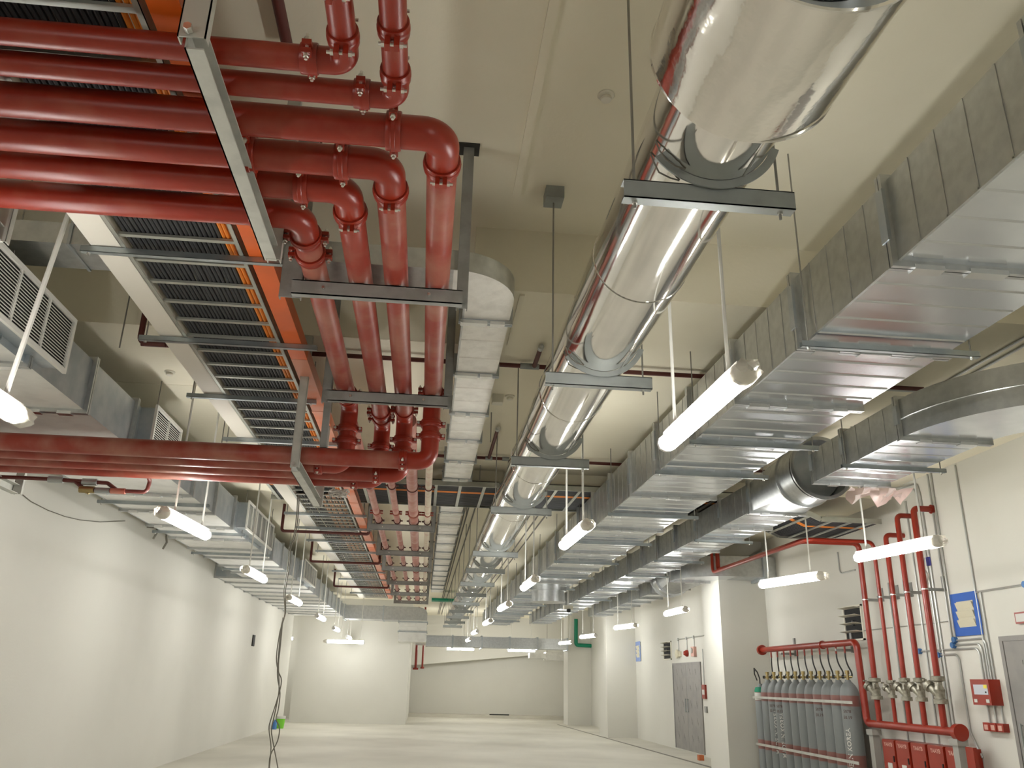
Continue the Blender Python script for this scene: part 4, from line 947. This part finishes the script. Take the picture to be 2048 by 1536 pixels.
door('door_1', 9.0, 10.28, 0, 2.37, 1); door('door_2', 22.3, 24.87, .04, 2.29, 2)
tg_ = T('exit_sign', 'red framed wall sign above the near grey door, cut by the picture edge', 'sign', (7.27, 9.7, 2.5))
MB().box((7.25, 9.5, 2.50), (XR, 9.88, 2.635)).build('case', M['redclean'], tg_); MB().box((7.246, 9.52, 2.52), (7.251, 9.86, 2.615)).build('face', M['txtw'], tg_)
# bells above the far door
for i, (y, m, nm) in enumerate(((24.2, 'beige', 'beige gong'), (23.4, 'redclean', 'small red sounder'), (22.75, 'txtp', 'pink and white beacon'))):
    t = T('alarm_device', '%s hanging on a conduit above the far double door' % nm, 'alarm', (7.2, y, 2.45))
    if i == 0: MB().lathe((XR, y, 2.53), (-1, 0, 0), [(0, .05), (.04, .05), (.05, .12), (.09, .12), (.12, .05)], 20).build('gong', M[m], t); MB().box((XR-.06, y-.22, 2.46), (XR, y-.1, 2.6)).build('box', M['beige'], t)
    elif i == 1: MB().lathe((XR, y, 2.53), (-1, 0, 0), [(0, .09), (.05, .09), (.09, .06), (.12, .05)], 16).build('sounder', M[m], t)
    else: MB().box((XR-.08, y-.13, 2.43), (XR, y+.13, 2.68)).build('case', M[m], t); MB().lathe((XR-.08, y, 2.58), (-1, 0, 0), [(0, .07), (.04, .07), (.06, .03)], 14).build('lens', M['txtw'], t)
    MB().cyl((W, y, 2.6), (W, y, 2.93), .014, 8).build('conduit', M['conduit'], t)
    MB().cyl((W-.03, y, 2.93), (W+.01, y, 2.93), .04, 10).build('round_box', M['conduit'], t)
conduit([(W, 24.2, 2.93), (W, 21.9, 2.93)], 'level conduit joining the alarm devices above the far door', .016)
ta = T('fire_alarm_box', 'red and white break glass panel right of the far double door', 'panel', (7.28, 22.1, 1.4))
MB().box((7.25, 21.95, 1.38), (XR, 22.2, 1.72)).build('case', M['redclean'], ta); MB().box((7.246, 21.98, 1.48), (7.251, 22.17, 1.60)).build('face', M['txtw'], ta)
MB().cyl((W, 22.08, 1.72), (W, 22.08, 2.6), .012, 8).build('conduit', M['conduit'], ta)
tag(MB().box((7.26, 21.95, 1.05), (XR, 22.1, 1.2)).build('switch_plate', M['steel']), 'small grey switch plate below the far break glass panel', 'switch')
# ================================================================== LEFT WALL, FLOOR, FAR END
tag(MB().box((XL, 25.75, 2.49), (XL+.03, 26.05, 2.80)).build('wall_vent', M['dark']), 'small black slotted vent high on the left wall', 'vent')
pts = [onX(x, y, XL+.012) for x, y in ((40, 985), (62, 1003), (95, 1020), (130, 1033), (160, 1040), (200, 1044), (250, 1042))]
tag(MB().tube(pts, .006, 6).build('loose_wire', M['wire']), 'thin grey wire sagging along the top of the left wall', 'wire')
for i, (x, y) in enumerate(((332, 1073), (313, 1052))):
    p = onX(x, y, -4.6); tag(MB().tube([(XL, p.y, p.z+.16), p+V((0, 0, .16)), p, p+V((.03, 0, -.1)), p+V((-.02, 0, -.22))], .018, 6).build('pipe_stub', M['wire']), 'small dark drain fitting beside the left duct, %s one' % ('lower', 'upper')[i], 'fitting', 'drain fittings under the left duct')
up = [(595, 979), (594, 1021), (588, 1070), (579, 1094), (576, 1131), (568, 1180)]
c1 = up+[(569.7, 1228), (560, 1263), (553, 1314), (556.5, 1342), (563, 1362), (555, 1397), (542, 1438), (538, 1458), (542, 1495), (538.6, 1536), (536, 1570)]
c2 = [(x+3, y) for x, y in up]+[(571, 1226), (563, 1250), (556.5, 1318), (555, 1353), (560, 1386), (556.5, 1419), (552, 1438), (559, 1456), (555, 1482), (541, 1510), (538, 1536), (538, 1570)]
c3 = [(566, 1235), (561, 1290), (557, 1330), (558, 1380), (549, 1430), (543, 1458), (545.6, 1482), (555.5, 1535), (560, 1570)]
for k, (c, lab) in enumerate(((c1, 'left strand'), (c2, 'middle strand'), (c3, 'right strand'))):
    P = [onY(x, y, 13+.03*k) for x, y in c]; Q = []
    for i in range(len(P)-1):
        p0, p1, p2, p3 = P[max(i-1, 0)], P[i], P[i+1], P[min(i+2, len(P)-1)]
        for s in range(4):
            u = s/4; Q.append(.5*((2*p1)+(p2-p0)*u+(2*p0-5*p1+4*p2-p3)*u*u+(3*p1-p0-3*p2+p3)*u**3))
    Q += [P[-1], V((P[-1].x-.02, 13.0, .02))]
    tag(MB().tube(Q, .008, 6).build('hanging_cable', M['wire']), 'thin dark cable hanging from the ladder to the floor, %s' % lab, 'cable', 'twisted cables hanging in front of the left wall end')
tb = T('bucket', 'lime green bucket with white lid on the floor by the left wall end', 'bucket', (-4.72, 31.2, 0))
MB().lathe((-4.72, 31.2, 0), (0, 0, 1), [(0, .13), (.30, .16), (.31, .16)], 24).build('pail', M['greenl'], tb); MB().lathe((-4.72, 31.2, .31), (0, 0, 1), [(0, .17), (.08, .17), (.09, .14)], 24).build('lid', M['txtw'], tb)
tag(MB().lathe((-4.80, 30.6, 0), (0, 0, 1), [(0, .07), (.2, .07), (.26, .03), (.30, .03)], 16).build('bottle', M['bluebox']), 'small blue bottle on the floor beside the lime bucket', 'bottle')
tag(MB().box((6.76, 21.15, 0), (6.88, 21.3, .12)).build('brick', M['brick']), 'orange brick lying on the floor before the far double door', 'brick')
tag(MB().box((3.4, 43.0, .12), (4.35, 43.12, .17)).build('floor_bar', M['dark']), 'black bar lying on the step below the far wall', 'bar')
gp = T('green_pipe', 'green L shaped pipe on the farthest right pier', 'pipe', (6.7, 37.2, 3.3))
MB().tube(fillet([onY(1152, 1238, 37.2), onY(1152, 1290, 37.2), onY(1188, 1292, 37.2)], .1, 4), .08, 12).build('pipe', M['green'], gp)
tag(MB().box((.22, 30.6, 4.36), (1.2, 31.2, 4.44)).build('green_tray', M['green']), 'green tray crossing at the far end of the small duct', 'tray')
for i, (x, z0) in enumerate(((-.27, 2.1), (.02, 2.15))):
    t = T('drop_pipe', 'short red vertical pipe by the far block corner, %s one' % ('left', 'right')[i], 'pipe', (x, 38.3, z0), 'red drop pipes at the far end')
    MB().cyl((x, 38.3, z0), (x, 38.3, ZLOW), .055 if i == 0 else .04, 12).build('pipe', M['redclean'], t); MB().cyl((x, 38.3, z0-.03), (x, 38.3, z0+.05), .12 if i == 0 else .08, 14).build('flange', M['red'], t)
hc = T('hanging_camera', 'small white box camera on a rod beside the far big duct', 'camera', (3.78, 22.4, 3.55))
MB().box((3.66, 22.3, 3.52), (3.90, 22.5, 3.62)).build('body', M['plast'], hc); MB().cyl((3.78, 22.4, 3.62), (3.78, 22.4, ZLOW), .015, 8).build('rod', M['tube'], hc); MB().lathe((3.78, 22.3, 3.50), (0, -.6, -1), [(0, .06), (.04, .05), (.06, .02)], 12).build('lens', M['dark'], hc)
